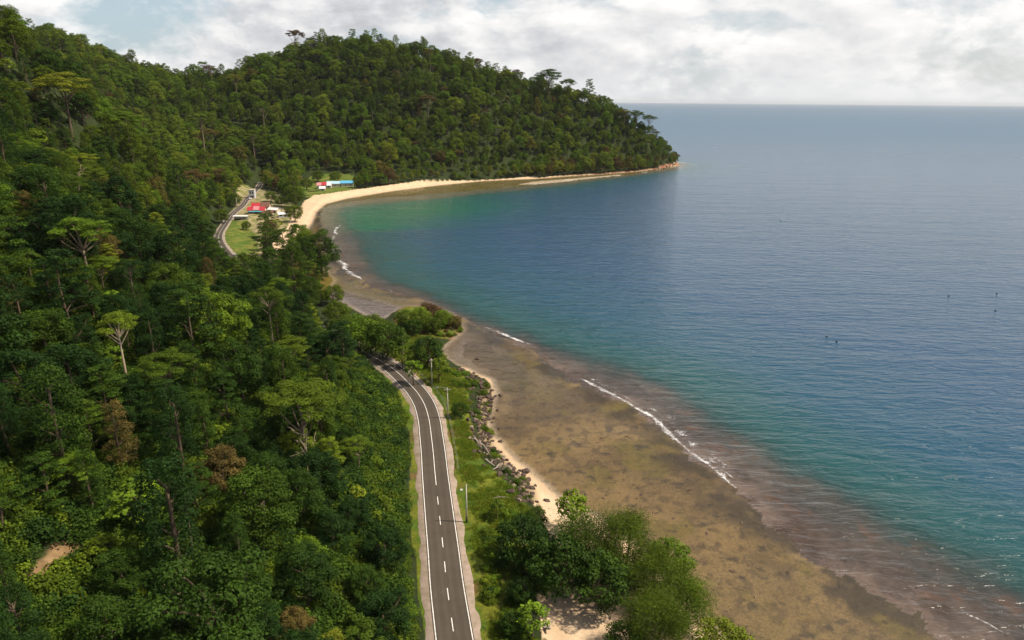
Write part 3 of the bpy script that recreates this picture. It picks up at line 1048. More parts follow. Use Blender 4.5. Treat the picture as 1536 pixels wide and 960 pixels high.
def tree_variant(kind, seed):
    """crown arrays (V, Q, lv) and trunk solid for one tree, its foot at the origin"""
    rng = np.random.default_rng(seed)
    lv = Leaves(rng)
    tr = MB()
    tips = []
    pale = False
    if kind == 'dome':
        R = rng.uniform(5.4, 6.8)
        th = rng.uniform(7.5, 9.5)
        H = R * rng.uniform(0.95, 1.25)
        N = 44
        lob = rng.normal(size=(3, 3))
        ex, ey = rng.uniform(0.85, 1.15, 2)
        for k in range(N):
            z = 1 - (k + 0.5) / N * 1.72
            a = k * 2.39996 + rng.uniform(-0.4, 0.4)
            q = math.sqrt(max(0, 1 - z * z)) if z > 0 else 1.0 + 0.25 * z
            d = np.array([q * math.cos(a), q * math.sin(a), z])
            f = 0.86 + 0.17 * math.sin(d @ lob[0] * 2.2) + 0.14 * math.sin(d @ lob[1] * 3.1) + rng.uniform(-.16, .12)
            c = np.array([d[0] * R * 0.82 * f * ex, d[1] * R * 0.82 * f * ey, th + d[2] * H * 0.85 * f])
            r = R * rng.uniform(0.17, 0.34)
            lv.puff(c, (r, r, r * 0.74), int(118 * r * r), rng.uniform(0.28, 0.38))
            tips.append(c)
        top = th + 1
    elif kind == 'ball':
        R = rng.uniform(3.6, 4.2)
        th = R * 0.95
        for k in range(30):
            z = 1 - (k + 0.5) / 30 * 1.75
            a = k * 2.39996 + rng.uniform(-.35, .35)
            q = math.sqrt(max(0, 1 - z * z))
            f = rng.uniform(0.78, 1.05)
            c = np.array([q * math.cos(a) * R * .78 * f, q * math.sin(a) * R * .78 * f, th + z * R * .70 * f])
            r = R * rng.uniform(0.24, 0.36)
            lv.puff(c, (r, r, r * .8), int(130 * r * r), 0.28, low=-0.4)
            tips.append(c)
        top = th
    elif kind == 'column':
        R = rng.uniform(3.6, 4.6)
        th, H = 6.0, rng.uniform(15, 19)
        N = 34
        for k in range(N):
            f = (k + 0.5) / N
            zz = th + H * f
            prof = R * (0.55 + 0.55 * math.sin(math.pi * (0.18 + 0.72 * f))) * (1 - 0.45 * f ** 3)
            a = k * 2.39996 + rng.uniform(-.5, .5)
            q = prof * rng.uniform(0.45, 0.95)
            r = rng.uniform(1.1, 1.9)
            c = np.array([q * math.cos(a), q * math.sin(a), zz])
            lv.puff(c, (r, r, r * 0.95), int(110 * r * r), 0.32, low=-0.6)
            tips.append(c)
        top = th + H * 0.8
    elif kind == 'umbrella':
        R = rng.uniform(6.0, 7.6)
        th = rng.uniform(15, 18)
        for k in range(22):
            a = k * 2.39996 + rng.uniform(-.4, .4)
            q = R * math.sqrt((k + 0.3) / 22)
            c = np.array([q * math.cos(a), q * math.sin(a), th + 1.8 - 2.6 * (q / R) ** 2 + rng.uniform(-1.1, 0.9)])
            r = R * rng.uniform(0.24, 0.34)
            lv.puff(c, (r, r, r * 0.36), int(115 * r * r), 0.30, low=-0.1, upn=1.0, base=rng.uniform(.4, .65))
            if rng.random() < 0.8:
                lv.puff(c + np.array([rng.normal() * r * .5, rng.normal() * r * .5, -r * 0.6]), (r * .7, r * .7, r * .28), int(60 * r * r), 0.30, low=-0.1, upn=1.0)
            tips.append(c - np.array([0, 0, r * 0.3]))
        top = th - 4
        pale = seed % 2 == 0
    elif kind == 'layered':
        R = rng.uniform(4.6, 5.6)
        th, H = 6.5, rng.uniform(9, 12)
        for k in range(30):
            f = (k + 0.5) / 30
            prof = R * (1.02 - 0.75 * f ** 1.6)
            a = k * 2.39996 + rng.uniform(-.5, .5)
            q = prof * math.sqrt(rng.uniform(0.25, 1))
            c = np.array([q * math.cos(a), q * math.sin(a), th + H * f - 0.12 * q])
            r = rng.uniform(1.3, 2.1) * (1.05 - 0.3 * f)
            lv.puff(c, (r, r, r * 0.42), int(115 * r * r), 0.33, low=-0.05, upn=0.8)
            tips.append(c)
        top = th + H * 0.85
    elif kind == 'bigleaf':
        R, th = rng.uniform(3.0, 3.8), rng.uniform(5, 7)
        for k in range(15):
            z = 1 - (k + 0.5) / 15 * 1.2
            a = k * 2.39996
            q = math.sqrt(max(0, 1 - z * z))
            c = np.array([q * math.cos(a) * R * 0.8, q * math.sin(a) * R * 0.8, th + z * R * 0.9 + rng.uniform(-.4, .4)])
            r = rng.uniform(1.0, 1.5)
            lv.puff(c, (r, r, r * 0.7), int(38 * r * r), 0.62, low=0.0, slim=0.85, upn=0.9, base=rng.uniform(.4, .7))
            tips.append(c)
        top = th
    elif kind == 'tall':
        # emergent: long bare pale bole, high broken crown
        th = rng.uniform(19, 23)
        for k in range(20):
            a = k * 2.39996 + rng.uniform(-.4, .4)
            q = 4.8 * math.sqrt((k + 0.4) / 20)
            c = np.array([q * math.cos(a), q * math.sin(a), th + 2.5 - 0.11 * q * q + rng.uniform(-1.4, 1.2)])
            r = rng.uniform(1.2, 1.9)
            lv.puff(c, (r, r, r * 0.6), int(115 * r * r), 0.30)
            tips.append(c)
        top = th - 2
        pale = True
    elif kind == 'casuarina':
        th, H, R = 2.0, rng.uniform(8, 10), rng.uniform(4.6, 5.8)
        for k in range(44):
            f = (k + 0.5) / 44
            a = k * 2.39996 + rng.uniform(-.5, .5)
            q = R * (0.25 + 0.8 * math.sin(math.pi * (0.16 + 0.74 * f))) * rng.uniform(0.35, 1.15)
            c = np.array([q * math.cos(a), q * math.sin(a), th + H * f])
            m = 420
            out = unit(np.array([math.cos(a), math.sin(a), 0.35]))
            P = c + rng.normal(size=(m, 3)) * np.array([1.15, 1.15, 0.85])
            N = unit(rng.normal(size=(m, 3)) + np.array([0, 0, 0.8]))
            lv.strand(P, N, 0.62, 0.13, np.tile(out * 0.6, (m, 1)), rng.uniform(0.3, 0.65))
            tips.append(c)
        top = th + H * 0.8
    elif kind == 'shrub':
        for k in range(9):
            a = k * 2.39996
            q = 1.2 * math.sqrt(k / 9)
            c = np.array([q * math.cos(a), q * math.sin(a), 0.9 + rng.uniform(-.3, .5) - 0.3 * q])
            r = rng.uniform(0.55, 0.9)
            lv.puff(c, (r, r, r * 0.8), int(240 * r * r), 0.20, low=-0.5)
        return lv.mesh(''), None, False
    elif kind == 'palm':
        th = rng.uniform(6, 9)
        for k in range(15):
            a = k * 2.39996
            L = rng.uniform(2.8, 3.6)
            up = rng.uniform(-0.1, 1.1)
            s = np.linspace(0.05, 1, 16)
            px = L * s * math.cos(up * 0.6)
            pz = L * (s * math.sin(up) - 0.65 * s * s)
            C0 = np.stack([px * math.cos(a), px * math.sin(a), th + pz], 1)
            perp = np.array([-math.sin(a), math.cos(a), 0])
            for sd_ in (-1, 1):
                P = C0 + perp * sd_ * 0.32 + np.array([0, 0, -0.1])
                lv.strand(P, np.tile(unit(np.array([0.2 * math.cos(a), 0.2 * math.sin(a), 1.0])), (16, 1)), 0.85, 0.22, np.tile(perp * sd_ + 0.5 * np.array([math.cos(a), math.sin(a), 0]), (16, 1)), 0.5)
        top = th
        pale = False
    # trunk and limbs
    lean = rng.normal(size=2) * 0.5
    base_r = 0.42 if kind in ('dome', 'column', 'umbrella', 'tall') else 0.24
    z = np.linspace(-1.5, top, 7)
    P = np.column_stack([lean[0] * np.sin(z / top * 2), lean[1] * np.sin(z / top * 2.3), z])
    tr.tube(P, np.linspace(base_r * 1.25, base_r * 0.42, 7), 7)
    order = rng.permutation(len(tips))[: (12 if kind in ('umbrella', 'tall') else 9)]
    for j in order:
        c = tips[j]
        h0 = min(top * 0.95, max(top * 0.35, c[2] - np.hypot(c[0], c[1]) * rng.uniform(0.6, 1.0) - 0.8))
        p0 = np.array([np.interp(h0, z, P[:, 0]), np.interp(h0, z, P[:, 1]), h0])
        Q, rr = limb(p0, c, base_r * 0.42, 0.05, rng, 0.12)
        tr.tube(Q, rr, 5, False)
    return lv.mesh(''), tr, pale


M_MIDB = bark_material('bark_tan', (0.085, 0.062, 0.040), (0.22, 0.165, 0.11))
KINDS = {'dome': 6, 'ball': 4, 'column': 4, 'umbrella': 3, 'layered': 4, 'bigleaf': 3, 'tall': 3, 'casuarina': 3, 'shrub': 4, 'palm': 2}
VAR = []                       # kind, crown mesh, trunk mesh, joined object, height, radius
BYKIND = {}
for kd, cnt in KINDS.items():
    for q in range(cnt):
        (lvV, lvQ, lvL), tr, pale = tree_variant(kd, 100 + 37 * len(VAR))
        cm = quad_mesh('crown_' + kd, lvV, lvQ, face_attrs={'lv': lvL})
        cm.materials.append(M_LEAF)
        tm = None
        bm_ = (M_PALE if kd == 'tall' and q == 0 else M_MIDB) if pale else M_BARK
        if tr is not None:
            tm = bpy.data.meshes.new('trunk_' + kd)
            tm.from_pydata(tr.v, [], tr.f)
            tm.materials.append(bm_)
            tm.polygons.foreach_set('use_smooth', [True] * len(tm.polygons))
        # crown and trunk in one mesh, for the mass of far trees
        if tr is not None:
            tv = np.array(tr.v)
            jm = bpy.data.meshes.new('tree_' + kd)
            nb = len(lvV)
            jm.from_pydata([tuple(p) for p in lvV] + tr.v, [], [tuple(q_) for q_ in lvQ] + [tuple(i + nb for i in f) for f in tr.f])
            jm.materials.append(M_LEAF)
            jm.materials.append(bm_)
            mi = np.concatenate([np.zeros(len(lvQ), np.int32), np.ones(len(tr.f), np.int32)])
            jm.polygons.foreach_set('material_index', mi)
            a = jm.attributes.new('lv', 'FLOAT', 'FACE')
            a.data.foreach_set('value', np.concatenate([lvL, np.zeros(len(tr.f))]).astype(np.float32))
            jm.update()
        else:
            jm = cm
        jo = bpy.data.objects.new('source_' + kd, jm)
        zz = lvV[:, 2]
        BYKIND.setdefault(kd, []).append(len(VAR))
        VAR.append(dict(kind=kd, crown=cm, trunk=tm, obj=jo, top=float(zz.max()), mid=float(np.median(zz)), rad=float(np.percentile(np.hypot(lvV[:, 0], lvV[:, 1]), 92))))


def scatter(name, pts, label, z=None):
    """one object that sets many plants: pts rows x, y, z, variant, rotation, scale, tone"""
    A = np.array(pts, float)
    me = bpy.data.meshes.new(name)
    me.vertices.add(len(A))
    me.vertices.foreach_set('co', np.ascontiguousarray(A[:, :3], np.float32).ravel())
    for nm, typ, col in (('variant', 'INT', 3), ('turn', 'FLOAT', 4), ('size', 'FLOAT', 5), ('tone', 'FLOAT', 6)):
        a = me.attributes.new(nm, typ, 'POINT')
        a.data.foreach_set('value', A[:, col].astype(np.int32 if typ == 'INT' else np.float32))
    o = link(name, me)
    tag(o, label, kind='stuff')
    ng = bpy.data.node_groups.new(name, 'GeometryNodeTree')
    ng.interface.new_socket('Geometry', in_out='INPUT', socket_type='NodeSocketGeometry')
    ng.interface.new_socket('Geometry', in_out='OUTPUT', socket_type='NodeSocketGeometry')
    N, Lk = ng.nodes, ng.links
    gi, go = N.new('NodeGroupInput'), N.new('NodeGroupOutput')

    def named(nm, typ):
        nd = N.new('GeometryNodeInputNamedAttribute')
        nd.data_type = typ
        nd.inputs['Name'].default_value = nm
        return nd.outputs[0]
    var, turn, size = named('variant', 'INT'), named('turn', 'FLOAT'), named('size', 'FLOAT')
    cx = N.new('ShaderNodeCombineXYZ')
    Lk.new(turn, cx.inputs['Z'])
    er = N.new('FunctionNodeEulerToRotation')
    Lk.new(cx.outputs[0], er.inputs[0])
    join = N.new('GeometryNodeJoinGeometry')
    for k in sorted(set(A[:, 3].astype(int))):
        oi = N.new('GeometryNodeObjectInfo')
        oi.inputs['Object'].default_value = VAR[k]['obj']
        oi.inputs['As Instance'].default_value = False
        g2i = N.new('GeometryNodeGeometryToInstance')
        Lk.new(oi.outputs['Geometry'], g2i.inputs[0])
        cmp_ = N.new('FunctionNodeCompare')
        cmp_.data_type = 'INT'
        cmp_.operation = 'EQUAL'
        ins = [s for s in cmp_.inputs if s.type == 'INT']
        Lk.new(var, ins[0])
        ins[1].default_value = k
        iop = N.new('GeometryNodeInstanceOnPoints')
        Lk.new(gi.outputs[0], iop.inputs['Points'])
        Lk.new(cmp_.outputs[0], iop.inputs['Selection'])
        Lk.new(g2i.outputs[0], iop.inputs['Instance'])
        Lk.new(er.outputs[0], iop.inputs['Rotation'])
        Lk.new(size, iop.inputs['Scale'])
        Lk.new(iop.outputs[0], join.inputs[0])
    Lk.new(join.outputs[0], go.inputs[0])
    md = o.modifiers.new('scatter', 'NODES')
    md.node_group = ng
    return o


# ------------------------------------------------------------------ trees: where they stand
def visible_az(X, Y, m=6.0):
    a = np.degrees(np.arctan2(X, Y))
    return (a > -40 - m) & (a < 40)


rr_ = np.random.default_rng(5)
NC = 60000
rad = np.sqrt(rr_.uniform(50 ** 2, 1250 ** 2, NC * 4))
az_ = np.radians(rr_.uniform(-48, 22, NC * 4))
cx_, cy_ = rad * np.sin(az_), rad * np.cos(az_)
# denser sampling close by
rad2 = np.sqrt(rr_.uniform(45 ** 2, 420 ** 2, NC))
az2 = np.radians(rr_.uniform(-50, 5, NC))
cx_ = np.concatenate([rad2 * np.sin(az2), cx_])
cy_ = np.concatenate([rad2 * np.cos(az2), cy_])
Fc = fields(cx_, cy_)
sg = lambda p: signed(cx_, cy_, p)
hillness = tps(cx_, cy_)
ok = (Fc['s'] > np.where(cy_ > 780, 1.5, 3.0)) & (Fc['road'] > 9.0) & (sg(VERGE) < -1) & (sg(FIELD) < -3) & (sg(VILLAGE) < -1) & (sg(HAMLET) < -6) & (sg(SANDS) < -1) & (sg(BEACH) < np.where(cy_ > 620, -1, -3)) & (sg(SPIT) < -2)
ok &= ~((cx_ > -12) & (cy_ < 215)) & ~((cx_ > -45) & (cy_ < 260) & (Fc['s'] < 40))
ok &= np.hypot((cx_ - SCAR[0]) / 4.5, (cy_ - SCAR[1]) / 7.5) > 1
pu_, pv_, pd_ = project(np.column_stack([cx_, cy_, np.full(len(cx_), 2.0)]))
ok &= ~((pu_ > 490) & (pu_ < 720) & (pv_ > 395) & (pv_ < 500) & (pd_ > 0) & (hillness < 10))
ok &= ~((cy_ > 1010) & (hillness < 60))
cx_, cy_, ch_ = cx_[ok], cy_[ok], Fc['h'][ok]
dist_c = np.hypot(cx_, cy_)

grid = {}
TREES = []
CELL = 12.0
for x, y, z, dc in zip(cx_, cy_, ch_, dist_c):
    sp = (rr_.uniform(7.5, 11.0) if rr_.random() < 0.45 else rr_.uniform(4.2, 7.0)) if dc < 400 else rr_.uniform(5.0, 7.0) if (x > 130 and y > 900) else (rr_.uniform(9.5, 14.0) if rr_.random() < 0.55 else rr_.uniform(5.5, 8.5))
    gx, gy = int(x // CELL), int(y // CELL)
    bad = False
    for i in (-1, 0, 1):
        for j in (-1, 0, 1):
            for (px, py, ps) in grid.get((gx + i, gy + j), ()):
                if (px - x) ** 2 + (py - y) ** 2 < (0.5 * (sp + ps)) ** 2:
                    bad = True
                    break
            if bad:
                break
        if bad:
            break
    if bad:
        continue
    grid.setdefault((gx, gy), []).append((x, y, sp))
    TREES.append([x, y, z, sp])
TREES = np.array(TREES)
n_t = len(TREES)
tn = fbm(TREES[:, 0] * 0.012, TREES[:, 1] * 0.012, 201, 3)
d_rd, _, _ = dist_line(TREES[:, 0], TREES[:, 1], ROADC)
dT = np.hypot(TREES[:, 0], TREES[:, 1])
ROWS = []                       # x y z variant turn scale tone
for k in range(n_t):
    x, y, z, sp = TREES[k]
    far = dT[k] > 480
    r = rr_.random()
    low = z < 8
    if far:
        kd = 'column' if r < 0.13 else 'dome' if r < 0.84 else 'layered' if r < 0.965 else 'tall' if r < 0.972 else 'umbrella'
    elif d_rd[k] < 16:
        kd = 'bigleaf' if r < 0.3 else 'layered' if r < 0.6 else 'dome' if r < 0.85 else 'column'
    else:
        kd = 'dome' if r < 0.48 else 'layered' if r < 0.66 else 'column' if r < 0.84 else 'umbrella' if r < 0.885 else 'bigleaf' if r < 0.965 else 'tall' if r < 0.98 else 'palm'
    v = int(rr_.choice(BYKIND[kd]))
    s = float(np.clip(sp / 8.3, 0.60, 1.6)) * rr_.uniform(0.88, 1.14)
    if d_rd[k] < 20 and not far:
        s *= 0.62 + 0.02 * (d_rd[k] - 9)
    if kd in ('column', 'tall'):
        s *= 0.88
    if y > 700 and z < 14:
        s *= 0.62 if x < 0 else 0.95
    if kd == 'palm':
        s *= 1.25
    q = rr_.random()
    tone = 0.03 + 0.42 * q ** 1.2 + 0.4 * (tn[k] - 0.45) + (0.24 if far else -0.11 if y < 260 else 0.02)  # near trees painted darker, far ones brighter, to imitate shade and sunlight
    if kd == 'umbrella':
        tone += 0.30
    if kd == 'bigleaf':
        tone = 0.3 + 0.35 * q
    if rr_.random() < (0.13 if far else 0.10):
        tone = rr_.uniform(0.55, 0.8)
    if rr_.random() < (0.022 if far else 0.018) and not low:
        tone = rr_.uniform(0.84, 0.97)
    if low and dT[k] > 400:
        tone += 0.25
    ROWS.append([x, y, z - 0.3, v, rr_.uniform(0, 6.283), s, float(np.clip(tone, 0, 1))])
ROWS = np.array(ROWS)
# the shore forest is low where the inlet, the village and the bend are seen over it
LINE_U = np.array([318, 332, 346, 372, 400, 430, 470, 500, 545, 572, 592, 605, 630])
LINE_V = np.array([345, 364, 378, 382, 392, 404, 412, 448, 474, 505, 545, 585, 640])
_top = np.array([VAR[int(v)]['top'] for v in ROWS[:, 3]])
_rad = np.array([VAR[int(v)]['rad'] for v in ROWS[:, 3]])
ub, vb, db_ = project(ROWS[:, :3])
lim = np.interp(ub, LINE_U, LINE_V)
keep_ = np.ones(len(ROWS), bool)
for k in np.nonzero((ub > 318) & (ub < 640) & (vb > lim) & (db_ > 0))[0]:
    for s in (1.0, 0.85, 0.7, 0.55, 0.42, 0.0):
        sc = ROWS[k, 5] * s
        P_ = np.array([[ROWS[k, 0], ROWS[k, 1], ROWS[k, 2] + _top[k] * sc], [ROWS[k, 0] + _rad[k] * sc, ROWS[k, 1], ROWS[k, 2] + _top[k] * 0.75 * sc]])
        uu, vv, _ = project(P_)
        if (vv > np.interp(uu, LINE_U, LINE_V)).all():
            break
    if s == 0.0:
        keep_[k] = False
    else:
        ROWS[k, 5] *= s
# nothing stands between the road above and the clay scar
su_, sv_, sdep = project(SCAR)
uc, vc, dc_ = project(np.column_stack([ROWS[:, 0], ROWS[:, 1], ROWS[:, 2] + _top * 0.7 * ROWS[:, 5]]))
keep_ &= ~((np.abs(uc - su_) < 12 + FPX * _rad * ROWS[:, 5] / np.maximum(dc_, 1) * 0.75) & (vc > sv_ - 30) & (vc < sv_ + 75) & (dc_ < sdep + 1) & (dc_ > 20))
ROWS = ROWS[keep_]
n_t = len(ROWS)


def screen(rows):
    mid = np.array([VAR[int(v)]['mid'] for v in rows[:, 3]]) * rows[:, 5]
    radi = np.array([VAR[int(v)]['rad'] for v in rows[:, 3]]) * rows[:, 5]
    P = np.column_stack([rows[:, 0], rows[:, 1], rows[:, 2] + mid])
    u, v, dep = project(P)
    return u, v, dep, FPX * radi / dep


U_, V_, D_, R_ = screen(ROWS)
buf = np.full((240, 384), -1, int)          # who is in front, to learn which trees show largest
for k in np.argsort(-D_):
    u, v, r = U_[k] / 4, V_[k] / 4, max(R_[k] / 4, 0.5)
    x0, x1, y0, y1 = int(max(0, u - r)), int(min(383, u + r)), int(max(0, v - r)), int(min(239, v + r))
    if x1 < x0 or y1 < y0 or D_[k] < 20:
        continue
    yy, xx = np.mgrid[y0:y1 + 1, x0:x1 + 1]
    m = (xx - u) ** 2 + (yy - v) ** 2 <= r * r
    buf[y0:y1 + 1, x0:x1 + 1][m] = k
AREA = np.bincount(buf[buf >= 0], minlength=n_t)
order = np.argsort(-AREA)
N_SINGLE = 285
single = set(int(k) for k in order[:N_SINGLE])
keep = visible_az(ROWS[:, 0], ROWS[:, 1])
mass = [k for k in range(n_t) if k not in single and keep[k]]
print('TREES', n_t, 'mass', len(mass), 'smallest single area', AREA[order[N_SINGLE - 1]])
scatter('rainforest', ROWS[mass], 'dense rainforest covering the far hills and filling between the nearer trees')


def plant(name, v, loc, turn, scale, tone, label, cat, group=None, trunk_mat=None, bare=False):
    root = empty(name, loc, turn)
    root.scale = (scale,) * 3
    tag(root, label, cat, group)
    if VAR[v]['trunk'] is not None:
        t = link('trunk', VAR[v]['trunk'], root)
    c = link('crown', VAR[v]['crown'], root)
    c['tone'] = float(tone)
    return root


SINGLES = sorted(single, key=lambda k: D_[k])
# ------------------------------------------------------------------ what sets each tree of the slope apart
MARKS = [('the clay scar', 80, 840), ('the twiggy dead trees', 285, 915), ('the thin stemmed umbrella tree', 106, 700), ('the forked pale trunk', 460, 690),
         ('the tall pale trunk', 403, 480), ('the straight road', 628, 850), ('the road bend', 600, 600), ('the still inlet', 530, 460),
         ('the village road', 328, 355), ('the leaning dead tree', 103, 265), ('the hill crest', 40, 60), ('the high light green tree', 120, 345), ('the middle slope', 250, 560), ('the marsh', 450, 400)]
FORM = {'dome': 'round domed', 'column': 'tall columnar', 'umbrella': 'flat topped', 'layered': 'tiered', 'bigleaf': 'small big leaved', 'tall': 'slender tall', 'palm': 'feathery palm'}


def shade_word(t):
    for lim, w in ((0.10, 'blackish green'), (0.20, 'dark green'), (0.30, 'deep green'), (0.42, 'mid green'), (0.54, 'olive'), (0.68, 'bright green'), (0.83, 'yellow green'), (0.93, 'brownish')):
        if t < lim:
            return w
    return 'rusty'


ORD = ['', 'second ', 'third ', 'fourth ', 'fifth ', 'sixth ', 'seventh ', 'eighth ', 'ninth ', 'tenth ', 'eleventh ', 'twelfth ']
FAMS = {}
for k in SINGLES:
    dm = [((U_[k] - m[1]) ** 2 + (V_[k] - m[2]) ** 2) ** 0.5 for m in MARKS]
    j = int(np.argmin(dm))
    du, dv_ = U_[k] - MARKS[j][1], V_[k] - MARKS[j][2]
    rel = ('above' if dv_ < 0 else 'below') if abs(dv_) > abs(du) * 0.8 else 'beside'
    FAMS.setdefault((shade_word(ROWS[k][6]), FORM[VAR[int(ROWS[k][3])]['kind']], rel, MARKS[j][0]), []).append((dm[j], k))
LAB = {}
for (sh_, fm, rel, mk), mem in FAMS.items():
    mem.sort()
    for i, (_, k) in enumerate(mem):
        noun = '' if 'palm' in fm else ' tree'
        LAB[k] = f'{sh_} {fm}{noun} {rel} {mk}' + ('' if len(mem) == 1 else f', {ORD[min(i, 11)]}closest to it')
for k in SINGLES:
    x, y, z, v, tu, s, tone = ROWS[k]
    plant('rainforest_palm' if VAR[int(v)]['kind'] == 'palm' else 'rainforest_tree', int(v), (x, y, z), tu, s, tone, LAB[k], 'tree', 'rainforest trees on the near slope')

# ------------------------------------------------------------------ trees set one by one
MARCH = np.concatenate([np.arange(60, 300, 1.5), np.arange(300, 1150, 4.0)])


def crown_spot(u, v, rpx, var, ground=None):
    """spot and scale for a tree whose crown is met along a line of sight"""
    d = ray(u, v)
    d = d / np.linalg.norm(d)
    P = CAM_P + MARCH[:, None] * d
    dep = project(P)[2]
    s = rpx * dep / FPX / VAR[var]['rad']
    gz = fields(P[:, 0], P[:, 1])['h'] if ground is None else np.full(len(P), ground)
    gap = P[:, 2] - (gz + VAR[var]['mid'] * s)
    k = np.argmax(gap < 0) if (gap < 0).any() else np.argmin(gap)
    return (float(P[k, 0]), float(P[k, 1]), float(gz[k]) - 0.2), float(s[k])


